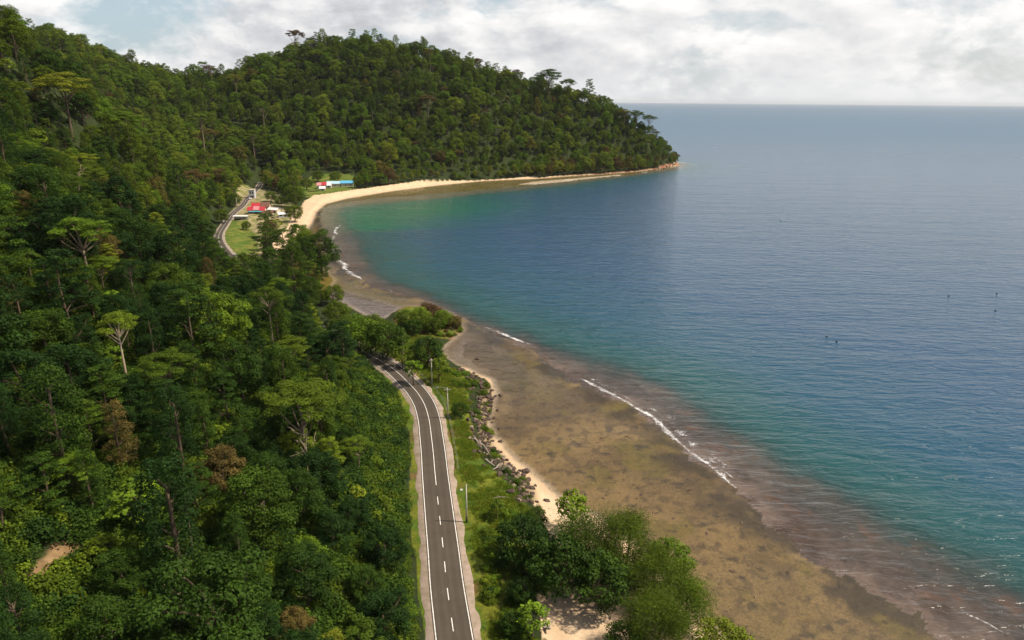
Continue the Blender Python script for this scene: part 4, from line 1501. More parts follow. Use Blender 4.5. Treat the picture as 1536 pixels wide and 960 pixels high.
HERO = [
    # kind, which, u, v, crown radius px, tone, label
    ('casuarina', 0, 878, 812, 54, 0.26, 'large feathery green she-oak on the sand beside the grassy ditch', 'she-oaks on the beach'),
    ('casuarina', 1, 938, 822, 50, 0.34, 'broad feathery olive she-oak over the sand, nearest the open reef flat', 'she-oaks on the beach'),
    ('casuarina', 2, 985, 868, 50, 0.34, 'olive she-oak with ragged crown in the middle of the beach grove', 'she-oaks on the beach'),
    ('casuarina', 0, 1030, 905, 45, 0.48, 'yellow green she-oak leaning over the wet flat at the grove edge', 'she-oaks on the beach'),
    ('casuarina', 1, 985, 935, 48, 0.34, 'she-oak with dark bare stems showing above the sand patch', 'she-oaks on the beach'),
    ('ball', 0, 842, 842, 50, 0.12, 'dark round shade tree beside the brown sand clearing', None),
    ('ball', 3, 786, 806, 40, 0.05, 'very dark dense tree between the grassy verge and the grove', None),
    ('ball', 1, 905, 868, 46, 0.16, 'dark domed tree under the tall feathery she-oaks', None),
    ('ball', 2, 1006, 838, 34, 0.62, 'bright green rounded tree at the seaward edge of the grove', None),
    ('bigleaf', 0, 858, 757, 24, 0.66, 'small bright green tree at the end of the pale beach', None),
    ('ball', 1, 772, 838, 22, 0.12, 'dark tree in the ditch beside the road verge', None),
    ('ball', 0, 783, 885, 22, 0.10, 'dark bushy tree beside the sand clearing, nearest the ditch', None),
    ('bigleaf', 1, 800, 925, 24, 0.62, 'bright leafy shrub tree at the edge of the sand clearing', None),
    ('ball', 2, 770, 935, 20, 0.14, 'dark low tree at the foot of the grassy verge', None),
    ('ball', 3, 1085, 962, 40, 0.74, 'yellow green spreading bush tree beside the tawny reef flat', None),
    ('ball', 2, 938, 962, 30, 0.2, 'dark green low tree among the beach sand patches', None),
    ('ball', 1, 577, 506, 30, 0.22, 'dark round tree behind the road bend beside the first utility pole', 'round trees by the road bend'),
    ('ball', 2, 641, 523, 24, 0.08, 'very dark ball shaped tree beside the lagoon, behind the road bend', 'round trees by the road bend'),
    ('ball', 0, 545, 498, 32, 0.55, 'bright green domed tree beside the still inlet', 'round trees by the road bend'),
    ('bigleaf', 2, 659, 547, 15, 0.40, 'small green tree beside the lagoon shore and second utility pole', None),
    ('bigleaf', 0, 620, 550, 14, 0.55, 'small bright bush tree between the first two utility poles', None),
    ('bigleaf', 1, 604, 528, 14, 0.30, 'small green tree at the foot of the first utility pole', None),
    ('ball', 0, 690, 612, 13, 0.18, 'small dark round tree beside the third utility pole', None),
    ('ball', 3, 805, 772, 17, 0.25, 'small dark tree at the lower end of the boulder bank', None),
    ('bigleaf', 2, 746, 762, 12, 0.30, 'small shrub tree in the grass below the boulder bank', None),
    # the spit
    ('ball', 0, 607, 476, 16, 0.35, 'green bush on the landward end of the wooded spit', 'bushes on the spit'),
    ('ball', 1, 632, 474, 17, 0.66, 'bright green bush in the middle of the wooded spit', 'bushes on the spit'),
    ('ball', 2, 652, 468, 14, 1.0, 'rusty brown thicket on the seaward side of the spit', 'bushes on the spit'),
    ('ball', 0, 640, 462, 12, 0.98, 'brown withered bush at the back of the wooded spit', 'bushes on the spit'),
    ('ball', 1, 664, 476, 14, 0.62, 'light green bush near the sandy tip of the spit', 'bushes on the spit'),
    ('ball', 2, 650, 486, 12, 0.28, 'dark green low bush on the lagoon side of the spit', 'bushes on the spit'),
    ('ball', 0, 682, 481, 11, 0.90, 'brownish outermost bush on the tip of the spit', 'bushes on the spit'),
    ('ball', 1, 620, 489, 13, 0.15, 'dark bush on the lagoon side at the root of the spit', 'bushes on the spit'),
    # around the village
    ('ball', 0, 440, 292, 17, 0.30, 'large olive tree between the red roofed house and the beach', 'trees around the village'),
    ('ball', 1, 441, 318, 13, 0.40, 'low green tree under the large olive tree at the beach', 'trees around the village'),
    ('layered', 0, 398, 347, 18, 0.22, 'dark tree below the red roofed house beside the grass field', 'trees around the village'),
    ('layered', 1, 424, 372, 22, 0.28, 'green tree at the near end of the curved beach', 'trees around the village'),
    ('column', 0, 458, 382, 13, 0.15, 'tall dark tree beside the tawny marsh', 'trees around the village'),
    ('column', 1, 440, 402, 20, 0.25, 'tall green tree between the field and the marsh', 'trees around the village'),
    ('layered', 2, 466, 412, 18, 0.30, 'tree at the seaward edge of the marsh', 'trees around the village'),
    ('layered', 3, 405, 395, 22, 0.20, 'dark tree below the mown grass field', 'trees around the village'),
    ('ball', 2, 372, 398, 24, 0.32, 'domed tree at the foot of the mown grass field', 'trees around the village'),
    ('ball', 3, 500, 440, 16, 0.42, 'green tree at the head of the still inlet', 'trees around the village'),
    ('ball', 2, 506, 466, 19, 0.42, 'rounded green tree at the bare upper end of the inlet', 'trees along the inlet'),
    ('ball', 0, 530, 486, 21, 0.55, 'bright rounded tree on the near shore of the inlet', 'trees along the inlet'),
    ('ball', 3, 512, 492, 22, 0.30, 'darker rounded tree behind the inlet shore trees', 'trees along the inlet'),
    ('ball', 1, 562, 486, 18, 0.35, 'rounded tree between the inlet and the road bend', 'trees along the inlet'),
    ('ball', 2, 598, 505, 15, 0.30, 'low rounded tree at the root of the wooded spit', 'trees along the inlet'),
    ('ball', 3, 538, 512, 24, 0.25, 'deep green rounded tree above the hidden road end', 'trees along the inlet'),
    ('ball', 0, 420, 300, 8, 0.45, 'small tree in the yard behind the whitish roofed huts', 'trees around the village'),
    ('ball', 1, 406, 293, 8, 0.35, 'small tree in the yard behind the red and brown roofs', 'trees around the village'),
    ('ball', 2, 369, 338, 7, 0.40, 'small tree standing in the mown field below the white shelter', 'trees around the village'),
    ('ball', 0, 350, 298, 11, 0.30, 'bushy tree on the hill side of the village road', 'trees around the village'),
    ('ball', 1, 332, 322, 11, 0.35, 'small tree on the hill side of the village road bend', 'trees around the village'),
    ('ball', 2, 460, 274, 9, 0.40, 'small tree beside the pink roofed beach house', 'trees around the hamlet'),
    ('ball', 0, 503, 264, 9, 0.45, 'small tree behind the blue roofed beach hall', 'trees around the hamlet'),
    ('ball', 1, 538, 271, 9, 0.35, 'small tree at the seaward end of the blue roofed beach hall', 'trees around the hamlet'),
    ('ball', 2, 476, 262, 9, 0.30, 'small dark tree behind the patched pink and red roof', 'trees around the hamlet'),
    # singled out on the hills
    ('umbrella', 0, 452, 596, 58, 0.34, 'large spreading tree with forked pale trunk above the road', None),
    ('tall', 0, 402, 444, 25, 0.30, 'tall pale trunked tree rising from the dark forest before the inlet', None),
    ('umbrella', 1, 106, 694, 34, 0.62, 'light green umbrella shaped tree on a thin stem', None),
    ('umbrella', 2, 120, 345, 42, 0.55, 'large light green spreading tree high on the slope', None),
    ('umbrella', 1, 823, 112, 20, 0.18, 'broad flat crowned tree standing out on the headland skyline', 'crest trees of the headland'),
    ('umbrella', 0, 852, 122, 13, 0.30, 'smaller open crowned tree seaward of the broad skyline tree', 'crest trees of the headland'),
    ('umbrella', 1, 955, 170, 12, 0.30, 'open crowned tree standing against the sea on the headland shoulder', 'crest trees of the headland'),
    ('umbrella', 0, 974, 178, 11, 0.26, 'outermost tall tree standing against the sea on the headland', 'crest trees of the headland'),
    ('umbrella', 2, 936, 168, 9, 0.85, 'brownish tall tree just behind those standing against the sea', 'crest trees of the headland'),
    ('tall', 1, 298, 172, 17, 0.45, 'pale trunked tree rising from the valley before the headland', None),
    ('tall', 2, 394, 158, 13, 0.50, 'slender tall tree with bare trunk on the lower headland slope', None),
]
NAME = {'ball': 'round_tree', 'casuarina': 'she_oak', 'dome': 'broadleaf_tree', 'layered': 'broadleaf_tree', 'bigleaf': 'shrub_tree', 'column': 'broadleaf_tree', 'umbrella': 'spreading_tree', 'tall': 'emergent_tree'}
rh = np.random.default_rng(77)
for kd, w, u, v, rpx, tone, lab, grp in HERO:
    vi = BYKIND[kd][w % len(BYKIND[kd])]
    loc, s = crown_spot(u, v, rpx, vi)
    plant(NAME[kd], vi, loc, rh.uniform(0, 6.28), s, tone, lab, 'tree', grp)


def dead_tree(u, v, hgt, seed, label, lean=0.1):
    rng = np.random.default_rng(seed)
    d = ray(u, v)
    d = d / np.linalg.norm(d)
    P = CAM_P + MARCH[:, None] * d
    gz = fields(P[:, 0], P[:, 1])['h']
    gap = P[:, 2] - (gz + hgt * 0.75)
    k = np.argmax(gap < 0)
    root = empty('dead_tree', (P[k, 0], P[k, 1], gz[k] - 0.3))
    tag(root, label, 'dead tree')
    m = MB()
    z = np.linspace(0, hgt, 9)
    T = np.column_stack([lean * z + 0.3 * np.sin(z * 0.35), 0.25 * np.sin(z * 0.28 + 1), z])
    m.tube(T, np.linspace(0.2, 0.05, 9), 8)
    m.build('trunk', M_PALE, root, True)
    for j in range(7):
        h0 = hgt * rng.uniform(0.45, 0.95)
        p0 = np.array([np.interp(h0, z, T[:, 0]), np.interp(h0, z, T[:, 1]), h0])
        a = rng.uniform(0, 6.28)
        L = rng.uniform(1.2, 2.8)
        b = MB()
        Q, rr = limb(p0, p0 + np.array([math.cos(a) * L, math.sin(a) * L, L * rng.uniform(0.4, 1.2)]), 0.075, 0.02, rng, 0.2, 6)
        b.tube(Q, rr, 5)
        for q in range(2):
            i = rng.integers(2, 5)
            Q2, r2 = limb(Q[i], Q[i] + rng.normal(size=3) * 0.9 + np.array([0, 0, 0.8]), 0.07, 0.02, rng, 0.2, 4)
            b.tube(Q2, r2, 4)
        b.build('branch', M_PALE, root, True)


dead_tree(312, 915, 12, 3, 'bare dead tree with pale forked branches low on the slope')
dead_tree(448, 668, 15, 4, 'bleached bare tree beside the large spreading tree', 0.15)
dead_tree(103, 262, 15, 6, 'leaning dead tree with a broken pale trunk high on the slope', 0.35)
dead_tree(262, 905, 9, 9, 'small dead tree with thin white twigs low on the slope')

# ------------------------------------------------------------------ undergrowth and grass
ru = np.random.default_rng(19)


def cand(n, r0, r1, a0, a1):
    r = np.sqrt(ru.uniform(r0 ** 2, r1 ** 2, n))
    a = np.radians(ru.uniform(a0, a1, n))
    return r * np.sin(a), r * np.cos(a)


ux, uy = cand(60000, 60, 430, -46, 4)
Fu = fields(ux, uy)
su = lambda p: signed(ux, uy, p)
okh = (Fu['s'] > 2) & (Fu['road'] > 7.0) & (su(VERGE) < 0) & (su(FIELD) < 0) & (su(VILLAGE) < 0) & (su(SANDS) < 0) & (su(BEACH) < 0) & (su(SPIT) < -1)
edge_w = np.exp(-((Fu['road'] - 9) / 6.0) ** 2)
okh &= dist_line(ux, uy, ROADC)[1] > 0
okh &= np.hypot((ux - SCAR[0]) / 2.8, (uy - SCAR[1]) / 6.5) > 1
okh &= ru.random(len(ux)) < (0.50 + 0.4 * edge_w) * smooth(460, 200, np.hypot(ux, uy))
pts = [[ux[k], uy[k], Fu['h'][k] - 0.15, ru.choice(BYKIND['shrub']), ru.uniform(0, 6.28), ru.uniform(0.7, 2.2) * (0.7 if Fu['road'][k] < 9 else 1), np.clip(ru.normal(0.20, 0.15), 0.02, 0.7)]
       for k in np.nonzero(okh)[0]]
scatter('undergrowth', pts, 'low bushes and creepers on the forest floor and its edge along the road')

# shrubs on the verge, the ditch and the spit
vx, vy = cand(26000, 84, 260, -16, 12)
Fv = fields(vx, vy)
sv = lambda p: signed(vx, vy, p)
dv, dsp, dsn = sv(VERGE), sv(SPIT), sv(SANDS)
ditch = gpts([(722, 1000), (735, 900), (738, 840), (737, 790), (745, 740), (735, 700), (712, 650), (706, 600), (690, 562)], 3.0)
dd_, _, _ = dist_line(vx, vy, ditch)
cl = fbm(vx * 0.13, vy * 0.13, 301, 3)
okv = (Fv['road'] > 6.6) & (Fv['s'] > 0.8) & (((dv > 0) & (((dd_ < 1.3) & (vy < 118)) | (cl > 0.68))) | ((dsp > 1.5) & (cl > 0.40)) | ((dsn < 1.0) & (dv < 1) & (vx > -20) & (vy < 128) & (cl > 0.5)))
okv &= sv(BANK) < -0.5
okv |= (sv(BANK) > 0) & (ru.random(len(vx)) < 0.16)
okv &= ru.random(len(vx)) < 0.30
pts = [[vx[k], vy[k], Fv['h'][k] - 0.12, ru.choice(BYKIND['shrub']), ru.uniform(0, 6.28), ru.uniform(0.35, 1.05), np.clip(ru.normal(0.98, 0.03) if (dsp[k] > 0 and ru.random() < 0.45) else ru.normal(0.42, 0.15), 0.05, 1.0)]
       for k in np.nonzero(okv)[0]]
scatter('verge_shrubbery', pts, 'low bushes along the ditch, the verge and the spit')

# grass tufts
lvg = Leaves(np.random.default_rng(2))
for k in range(5):
    c = np.array([ru.normal() * 0.3, ru.normal() * 0.3, 0.12])
    m = 26
    P = c + ru.normal(size=(m, 3)) * np.array([0.22, 0.22, 0.10])
    N = unit(ru.normal(size=(m, 3)) + np.array([0, 0, 0.3]))
    lvg.strand(P, N, 0.45, 0.14, np.tile(np.array([0, 0, 1.0]), (m, 1)), 0.5)
gV, gQ, gL = lvg.mesh('')
gm = quad_mesh('tuft', gV, gQ, face_attrs={'lv': gL})
gm.materials.append(M_LEAF)
VAR.append(dict(kind='tuft', crown=gm, trunk=None, obj=bpy.data.objects.new('source_tuft', gm), top=.4, mid=.2, rad=.5))
TUFT = len(VAR) - 1
vx, vy = cand(60000, 84, 260, -16, 12)
Fv = fields(vx, vy)
dv = signed(vx, vy, VERGE)
cl = fbm(vx * 0.2, vy * 0.2, 311, 3)
okv = (Fv['road'] > 6.2) & (Fv['s'] > 1.0) & (dv > -0.5) & (signed(vx, vy, SANDS) < 0.5) & (signed(vx, vy, BANK) < 0) & (ru.random(len(vx)) < 0.55 * smooth(0.35, 0.65, cl))
pts = [[vx[k], vy[k], Fv['h'][k] - 0.03, TUFT, ru.uniform(0, 6.28), ru.uniform(0.6, 1.5), np.clip(ru.normal(0.72, 0.08), 0.4, 0.84)] for k in np.nonzero(okv)[0]]
scatter('grass', pts, 'tall green and yellowing grass on the road verge')

# ------------------------------------------------------------------ boulders of the shore bank
import bmesh


def rock_mesh(seed, mat):
    rng = np.random.default_rng(seed)
    bm = bmesh.new()
    bmesh.ops.create_icosphere(bm, subdivisions=3, radius=1.0)
    pl = [(unit(rng.normal(size=3)), rng.uniform(0.5, 0.85)) for _ in range(11)]
    w = rng.normal(size=(3, 3)) * 2
    for v in bm.verts:
        p = np.array(v.co)
        for n_, d_ in pl:
            e = p @ n_ - d_
            if e > 0:
                p = p - n_ * e * 0.92
        p = p * (1 + 0.05 * math.sin(p @ w[0] * 3) + 0.03 * math.sin(p @ w[1] * 7))
        v.co = p * np.array([1.0, 0.8, 0.62])
    me = bpy.data.meshes.new('boulder')
    bm.to_mesh(me)
    bm.free()
    me.materials.append(mat)
    return me


M_ROCKD = plain('rock_dark', (0.075, 0.050, 0.036), 0.85, 0.55, 1.6, 0.6)
M_ROCKL = plain('rock_pale', (0.22, 0.165, 0.120), 0.85, 0.45, 1.6, 0.6)
rocks_d = [rock_mesh(k, M_ROCKD) for k in range(5)]
rocks_l = [rock_mesh(k + 20, M_ROCKL) for k in range(4)]
bx, by = cand(9000, 100, 260, -12, 6)
db = signed(bx, by, BANK)
placed = []
for k in np.argsort(-db):
    if db[k] < -2.5 or (db[k] < 0 and ru.random() < 0.90):
        continue
    sz = ru.uniform(0.5, 1.15) * (1.25 if ru.random() < 0.12 else 1)
    if any((bx[k] - p[0]) ** 2 + (by[k] - p[1]) ** 2 < ((sz + p[2]) * 0.58) ** 2 for p in placed):
        continue
    placed.append((bx[k], by[k], sz, db[k]))
    if len(placed) >= 295:
        break
for (x, y, sz, d_) in placed:
    _, v_, _ = project(np.array([x, y, 1.0]))
    pale = ru.random() < (0.40 if 650 < v_ < 715 else 0.12)
    o = link('boulder', (rocks_l if pale else rocks_d)[int(ru.integers(0, 4))])
    o.location = (x, y, height(x, y) + sz * 0.18)
    o.rotation_euler = (ru.uniform(-.4, .4), ru.uniform(-.4, .4), ru.uniform(0, 6.28))
    o.scale = (sz, sz * ru.uniform(0.8, 1.1), sz * ru.uniform(0.75, 1.1))
    where = 'upper end of the shore bank beside the lagoon' if v_ < 600 else 'middle of the shore bank' if v_ < 680 else 'lower shore bank beside the pale sand'
    if d_ < 0:
        tag(o, ('pale' if pale else 'dark') + ' boulder strayed from the ' + where, 'boulder', ('pale' if pale else 'dark') + ' stray boulders, ' + where)
    else:
        tag(o, ('pale tan' if pale else 'dark brown') + ' angular boulder in the ' + where, 'boulder', ('pale' if pale else 'dark') + ' boulders, ' + where)

# small stones standing out of the reef flat
for (u, v, s_) in [(845, 610, .5), (878, 742, .55), (905, 748, .4), (962, 742, .5), (1035, 735, .6), (760, 632, .5), (812, 606, .45), (715, 538, .8), (985, 770, .4), (1098, 858, .5), (1060, 800, .5), (940, 655, .45), (1030, 790, .35), (884, 600, .3), (955, 748, .35), (1010, 778, .4)]:
    x, y, _ = at(u, v, 0.15)
    o = link('flat_stone', rocks_d[int(ru.integers(0, 5))])
    o.location = (x, y, 0.2)
    o.scale = (s_ * 1.4, s_, s_ * 0.5)
    o.rotation_euler = (0, 0, ru.uniform(0, 6.28))
    tag(o, 'small dark stone lying alone on the wet reef flat', 'stone', 'stones on the reef flat')

# coral rubble strewn over the flat
for k_, rm_ in enumerate(rocks_d[:3] + rocks_l[:1]):
    VAR.append(dict(kind='rubble', crown=rm_, trunk=None, obj=bpy.data.objects.new('source_rubble', rm_), top=.6, mid=.3, rad=1))
R0 = len(VAR) - 4
fx, fy = cand(30000, 84, 300, -14, 34)
Ff = fields(fx, fy)
pf = (Ff['s'] < -1.5) & (Ff['rim'] < 4) & (ru.random(len(fx)) < 0.02 + 0.42 * smooth(0.56, 0.70, fbm(fx * .10, fy * .10, 401, 4)) + 0.30 * smooth(-9, -1, Ff['rim']) * smooth(0.45, 0.6, fbm(fx * .2, fy * .2, 411, 3)))
pts = [[fx[k], fy[k], max(Ff['h'][k], -0.05) + 0.0, R0 + int(ru.integers(0, 4)), ru.uniform(0, 6.28), ru.uniform(0.06, 0.16) * (2.2 if ru.random() < 0.06 else 1), 0.5] for k in np.nonzero(pf)[0]]
scatter('reef_rubble', pts, 'dark coral rubble and small stones strewn over the wet flat')

# ------------------------------------------------------------------ driftwood
for i, (u0, v0, u1, v1, r_, lab) in enumerate([
        (708, 655, 722, 672, .22, 'bleached log lying along the landward side of the boulder bank'),
        (716, 662, 733, 684, .18, 'long white log leaning on the boulders beside the grass'),
        (728, 690, 742, 698, .2, 'short pale log across the boulder bank'),
        (738, 706, 748, 699, .16, 'white stick jutting up from the boulder bank'),
        (736, 752, 766, 748, .07, 'long tan branch lying in the grass below the bank'),
        (800, 768, 828, 758, .12, 'thin dark branch on the pale sand'),
        (750, 845, 756, 858, .25, 'pale broken stump in the dark ditch'),
        (785, 880, 792, 893, .28, 'reddish fallen log under the dark trees'),
        (818, 940, 826, 952, .3, 'pale stump at the edge of the sand clearing')]):
    p0, p1 = at(u0, v0, 2.2), at(u1, v1, 2.2)
    p0[2] = height(p0[0], p0[1]) + r_ * 0.7
    p1[2] = height(p1[0], p1[1]) + r_ * 0.7 + (0.9 if i in (1, 3, 6, 7, 8) else 0)
    m = MB()
    rng = np.random.default_rng(i)
    Q, rr = limb(p0, p1, r_, r_ * 0.55, rng, 0.12, 7)
    Q = Q - p0
    m.tube(Q, rr, 7)
    for q in range(2):
        k = rng.integers(2, 5)
        Q2, r2 = limb(Q[k], Q[k] + np.array([rng.normal() * .8, rng.normal() * .8, 0.5]), r_ * .4, r_ * .15, rng, .2, 4)
        m.tube(Q2, r2, 5)
    o = m.build('driftwood_log', M_DRIFT, None, True)
    o.location = p0
    tag(o, lab, 'log', 'driftwood along the bank')

# ------------------------------------------------------------------ poles, guard rail, marker
M_CONC = plain('pole_concrete', (0.46, 0.42, 0.33), 0.8, 0.12, 2.0)
M_DARKM = plain('dark_metal', (0.04, 0.04, 0.04), 0.5, 0.2, 5.0)
M_CER = plain('ceramic', (0.35, 0.22, 0.16), 0.3, 0.1, 5.0)
M_GALV = plain('galvanised_steel', (0.42, 0.42, 0.40), 0.45, 0.15, 2.0, 0, 0.5, 0.6)


def pole(u, v, hgt, label, arm=None, lamp=False, black=False, rz=0.3):
    x, y, _ = at(u, v, 2.8)
    root = empty('utility_pole', (x, y, height(x, y)), rz)
    tag(root, label, 'utility pole', 'utility poles along the coast road')
    m = MB()
    m.tube([(0, 0, -0.4), (0, 0, hgt * 0.5), (0, 0, hgt)], [0.19, 0.16, 0.11], 10)
    m.build('shaft', M_CONC, root, True)
    if black:
        b = MB()
        b.tube([(0, 0, 0), (0, 0, 1.5)], [0.21, 0.205], 10)
        b.build('base_sleeve', M_DARKM, root, True)
    if arm:
        a = MB()
        a.box(-arm / 2, arm / 2, -0.22, -0.11, hgt - 0.55, hgt - 0.43)
        ar = a.build('crossarm', M_CONC, root)
        b = MB()
        b.tube([(-0.7, -0.2, hgt - 0.5), (0, -0.13, hgt - 1.3)], [0.03, 0.03], 5)
        b.tube([(0.7, -0.2, hgt - 0.5), (0, -0.13, hgt - 1.3)], [0.03, 0.03], 5)
        b.build('brace', M_DARKM, root)
        for k in (-0.45, -0.2, 0.2, 0.45):
            s = MB()
            s.tube([(k * arm, -0.165, hgt - 0.43), (k * arm, -0.165, hgt - 0.3), (k * arm, -0.165, hgt - 0.2)], [0.05, 0.08, 0.04], 8)
            s.build('insulator', M_CER, ar)
    if lamp:
        l_ = MB()
        l_.tube([(0, 0, hgt - 0.2), (-0.9, 0, hgt + 0.15), (-2.3, 0, hgt + 0.25)], [0.05, 0.045, 0.04], 6)
        la = l_.build('lamp_arm', M_GALV, root)
        h_ = MB()
        h_.box(-3.0, -2.25, -0.14, 0.14, hgt + 0.18, hgt + 0.30)
        h_.build('lamp_head', M_GALV, la)
    return root


pole(605, 538, 9.0, 'concrete utility pole with crossarm beside the dark round tree behind the bend', 2.2)
pole(648, 578, 8.6, 'slender utility pole standing outside the road bend, next to the guard rail start', 1.2, rz=0.2)
pole(672, 628, 9.0, 'utility pole with lamp arm and crossarm outside the guard rail, beside the small dark tree', 1.9, True, rz=0.1)
pole(700, 784, 8.8, 'pale pole with a black foot on the grass beside the straight road', None, False, True)
pole(356, 312, 8.0, 'thin pale pole beside the village road', 1.4, False, False)

i0 = np.argmin(np.linalg.norm(FINE - at(690, 705, ROAD_Z)[:2], axis=1))
i1 = np.argmin(np.linalg.norm(FINE - at(628, 560, ROAD_Z)[:2], axis=1))
T = np.gradient(FINE, axis=0)
T /= np.linalg.norm(T, axis=1)[:, None]
Nn = np.stack([-T[:, 1], T[:, 0]], 1)
RAIL = FINE - Nn * 5.45
root = empty('guard_rail', (*RAIL[i0], ROAD_Z))
tag(root, 'grey steel guard rail along the outside of the road bend', 'guard rail')
seg = RAIL[i0:i1] - RAIL[i0]
prof = [(-0.02, 0.42), (0.05, 0.47), (0.0, 0.55), (0.05, 0.63), (-0.02, 0.70)]
V, Fq = [], []
for k in range(len(seg)):
    for (o_, z_) in prof:
        q = seg[k] + Nn[i0 + k] * o_
        V.append((q[0], q[1], z_))
for k in range(len(seg) - 1):
    for j in range(4):
        a = k * 5 + j
        Fq.append((a, a + 1, a + 6, a + 5))
ro = mesh_obj('rail', V, Fq, M_GALV, root)
so_ = ro.modifiers.new('thickness', 'SOLIDIFY')
so_.thickness = 0.012
pm = MB()
pm.box(-0.06, 0.06, -0.06, 0.06, -0.3, 0.74)
post0 = None
for k in range(0, len(seg), 4):
    if post0 is None:
        post0 = pm.build('post', M_GALV, root)
        p = post0
    else:
        p = post0.copy()
        COL.objects.link(p)
        p.parent = root
    q = seg[k] - Nn[i0 + k] * 0.1
    p.location = (q[0], q[1], 0)
M_WHITE = plain('white_paint', (0.75, 0.73, 0.70), 0.6, 0.08, 2.0)
x, y, _ = at(692, 735, 3)
root = empty('marker_stone', (x, y, height(x, y)), 0.2)
root.scale = (0.6, 0.6, 0.6)
tag(root, 'low white marker stone in the grass beside the straight road', 'marker stone')
m = MB()
m.prism([(-0.16, -0.1), (0.16, -0.1), (0.16, 0.45), (0.08, 0.58), (-0.08, 0.58), (-0.16, 0.45)], -0.45, 0.45)
m.build('stone', M_WHITE, root)
m = MB()
m.box(-0.55, 0.55, -0.25, 0.25, -0.1, 0.08)
m.build('plinth', M_CONC, root)

# ------------------------------------------------------------------ village
M_RED = plain('red_roof', (0.42, 0.035, 0.045), 0.6, 0.25, 1.2)
M_ROOFB = plain('brown_roof', (0.16, 0.075, 0.05), 0.8, 0.35, 0.9)
M_PINK = plain('faded_red_roof', (0.55, 0.22, 0.22), 0.6, 0.25, 0.8)
M_BLUE = plain('blue_roof', (0.10, 0.36, 0.55), 0.5, 0.2, 0.5)
M_PALEBLUE = plain('pale_blue_roof', (0.35, 0.52, 0.60), 0.5, 0.2, 0.5)
M_TEAL = plain('teal_awning', (0.08, 0.30, 0.34), 0.6, 0.2, 0.5)
M_WALLC = plain('cream_wall', (0.52, 0.45, 0.34), 0.85, 0.12, 0.6)
M_WALLG = plain('grey_wall', (0.50, 0.50, 0.50), 0.85, 0.15, 0.6)
M_WOOD = plain('weathered_wood', (0.10, 0.07, 0.05), 0.85, 0.35, 1.5)
M_GLASS = plain('dark_glass', (0.03, 0.035, 0.04), 0.15, 0.2, 2.0, 0, 0.5)
M_SHEET = plain('whitish_sheet', (0.66, 0.64, 0.60), 0.6, 0.12, 0.6)


def house(u, v, L, Wd, H, rise, roofs, wall, rz, label, z=4.0, cat='house', name='house', awning=None, over=0.5, openings=3):
    x, y, _ = at(u, v, z)
    root = empty(name, (x, y, max(height(x, y), 1.0)), rz)
    tag(root, label, cat, None)
    m = MB()
    m.box(-L / 2, L / 2, -Wd / 2, Wd / 2, -0.8, H)
    m.add([(-L / 2, -Wd / 2, H), (-L / 2, Wd / 2, H), (-L / 2, 0, H + rise * 0.97), (L / 2, -Wd / 2, H), (L / 2, Wd / 2, H), (L / 2, 0, H + rise * 0.97)], [(0, 2, 1), (3, 4, 5)])
    m.build('wall', wall, root)
    n = len(roofs)
    for k, rm in enumerate(roofs):
        xa, xb = -L / 2 - over + (L + 2 * over) * k / n, -L / 2 - over + (L + 2 * over) * (k + 1) / n - 0.02
        up = 0.0 if k % 2 == 0 else 0.35
        t_ = 0.14
        yo = Wd / 2 + over
        ze = H - rise * over / (Wd / 2)
        r_ = MB()
        r_.prism([(-yo, ze + up), (0, H + rise + up), (yo, ze + up), (yo, ze + up + t_), (0, H + rise + up + t_), (-yo, ze + up + t_)], xa, xb)
        r_.build('roof', rm, root)
    for k in range(openings):
        xc = -L / 2 + L * (k + 0.5) / openings
        w = MB()
        if k == openings // 2:
            w.box(xc - 0.5, xc + 0.5, -Wd / 2 - 0.05, -Wd / 2 + 0.02, 0, 2.1)
            w.build('door', M_WOOD, root)
        else:
            w.box(xc - 0.7, xc + 0.7, -Wd / 2 - 0.04, -Wd / 2 + 0.02, 1.0, 2.1)
            f_ = w.build('window', M_GLASS, root)
            g_ = MB()
            for (a, b, c_, d__) in ((-0.78, 0.78, 0.92, 1.0), (-0.78, 0.78, 2.1, 2.18), (-0.78, -0.7, 1.0, 2.1), (0.7, 0.78, 1.0, 2.1)):
                g_.box(xc + a, xc + b, -Wd / 2 - 0.08, -Wd / 2 + 0.02, c_, d__)
            g_.build('frame', M_WHITE, f_)
    if awning:
        a = MB()
        a.prism([(-Wd / 2 - 2.2, H - 1.0), (-Wd / 2 + 0.05, H - 0.45), (-Wd / 2 + 0.05, H - 0.38), (-Wd / 2 - 2.2, H - 0.92)], -L * 0.42, L * 0.42)
        a.build('awning', awning, root)
        for k in range(4):
            p = MB()
            xx = -L * 0.40 + L * 0.80 * k / 3
            p.box(xx - 0.06, xx + 0.06, -Wd / 2 - 2.1, -Wd / 2 - 1.98, -0.6, H - 1.0)
            p.build('awning_post', M_WOOD, root)
    return root


house(392, 312, 13, 6.5, 3.4, 2.6, [M_RED, M_ROOFB], M_WALLC, 0.12, 'rear house of the pair with deep red and brown roof, behind the teal awning house')
house(386, 319, 12, 6, 3.0, 2.0, [M_RED, M_PINK, M_RED], M_WALLC, 0.08, 'front house of the pair with faded red roof and teal awning by the village road', awning=M_TEAL)
house(402, 322, 7, 5, 2.6, 1.6, [M_ROOFB], M_WALLC, 0.25, 'small brown roofed house beside the teal awning house', cat='house', openings=2)
house(411, 315, 8, 5, 2.6, 1.2, [M_SHEET], M_WALLC, -0.3, 'small cream hut with whitish roof beside the red roofed house', cat='hut', name='hut', openings=2)
house(424, 322, 6, 4, 2.4, 1.0, [M_SHEET], M_WALLG, 0.4, 'small grey hut with whitish roof nearest the beach trees', cat='hut', name='hut', openings=2)
house(487, 283, 13, 7, 3.0, 2.2, [M_PINK, M_RED, M_SHEET], M_WALLC, 0.15, 'beach house with patched pink and red roof next to the blue roofs', z=3)
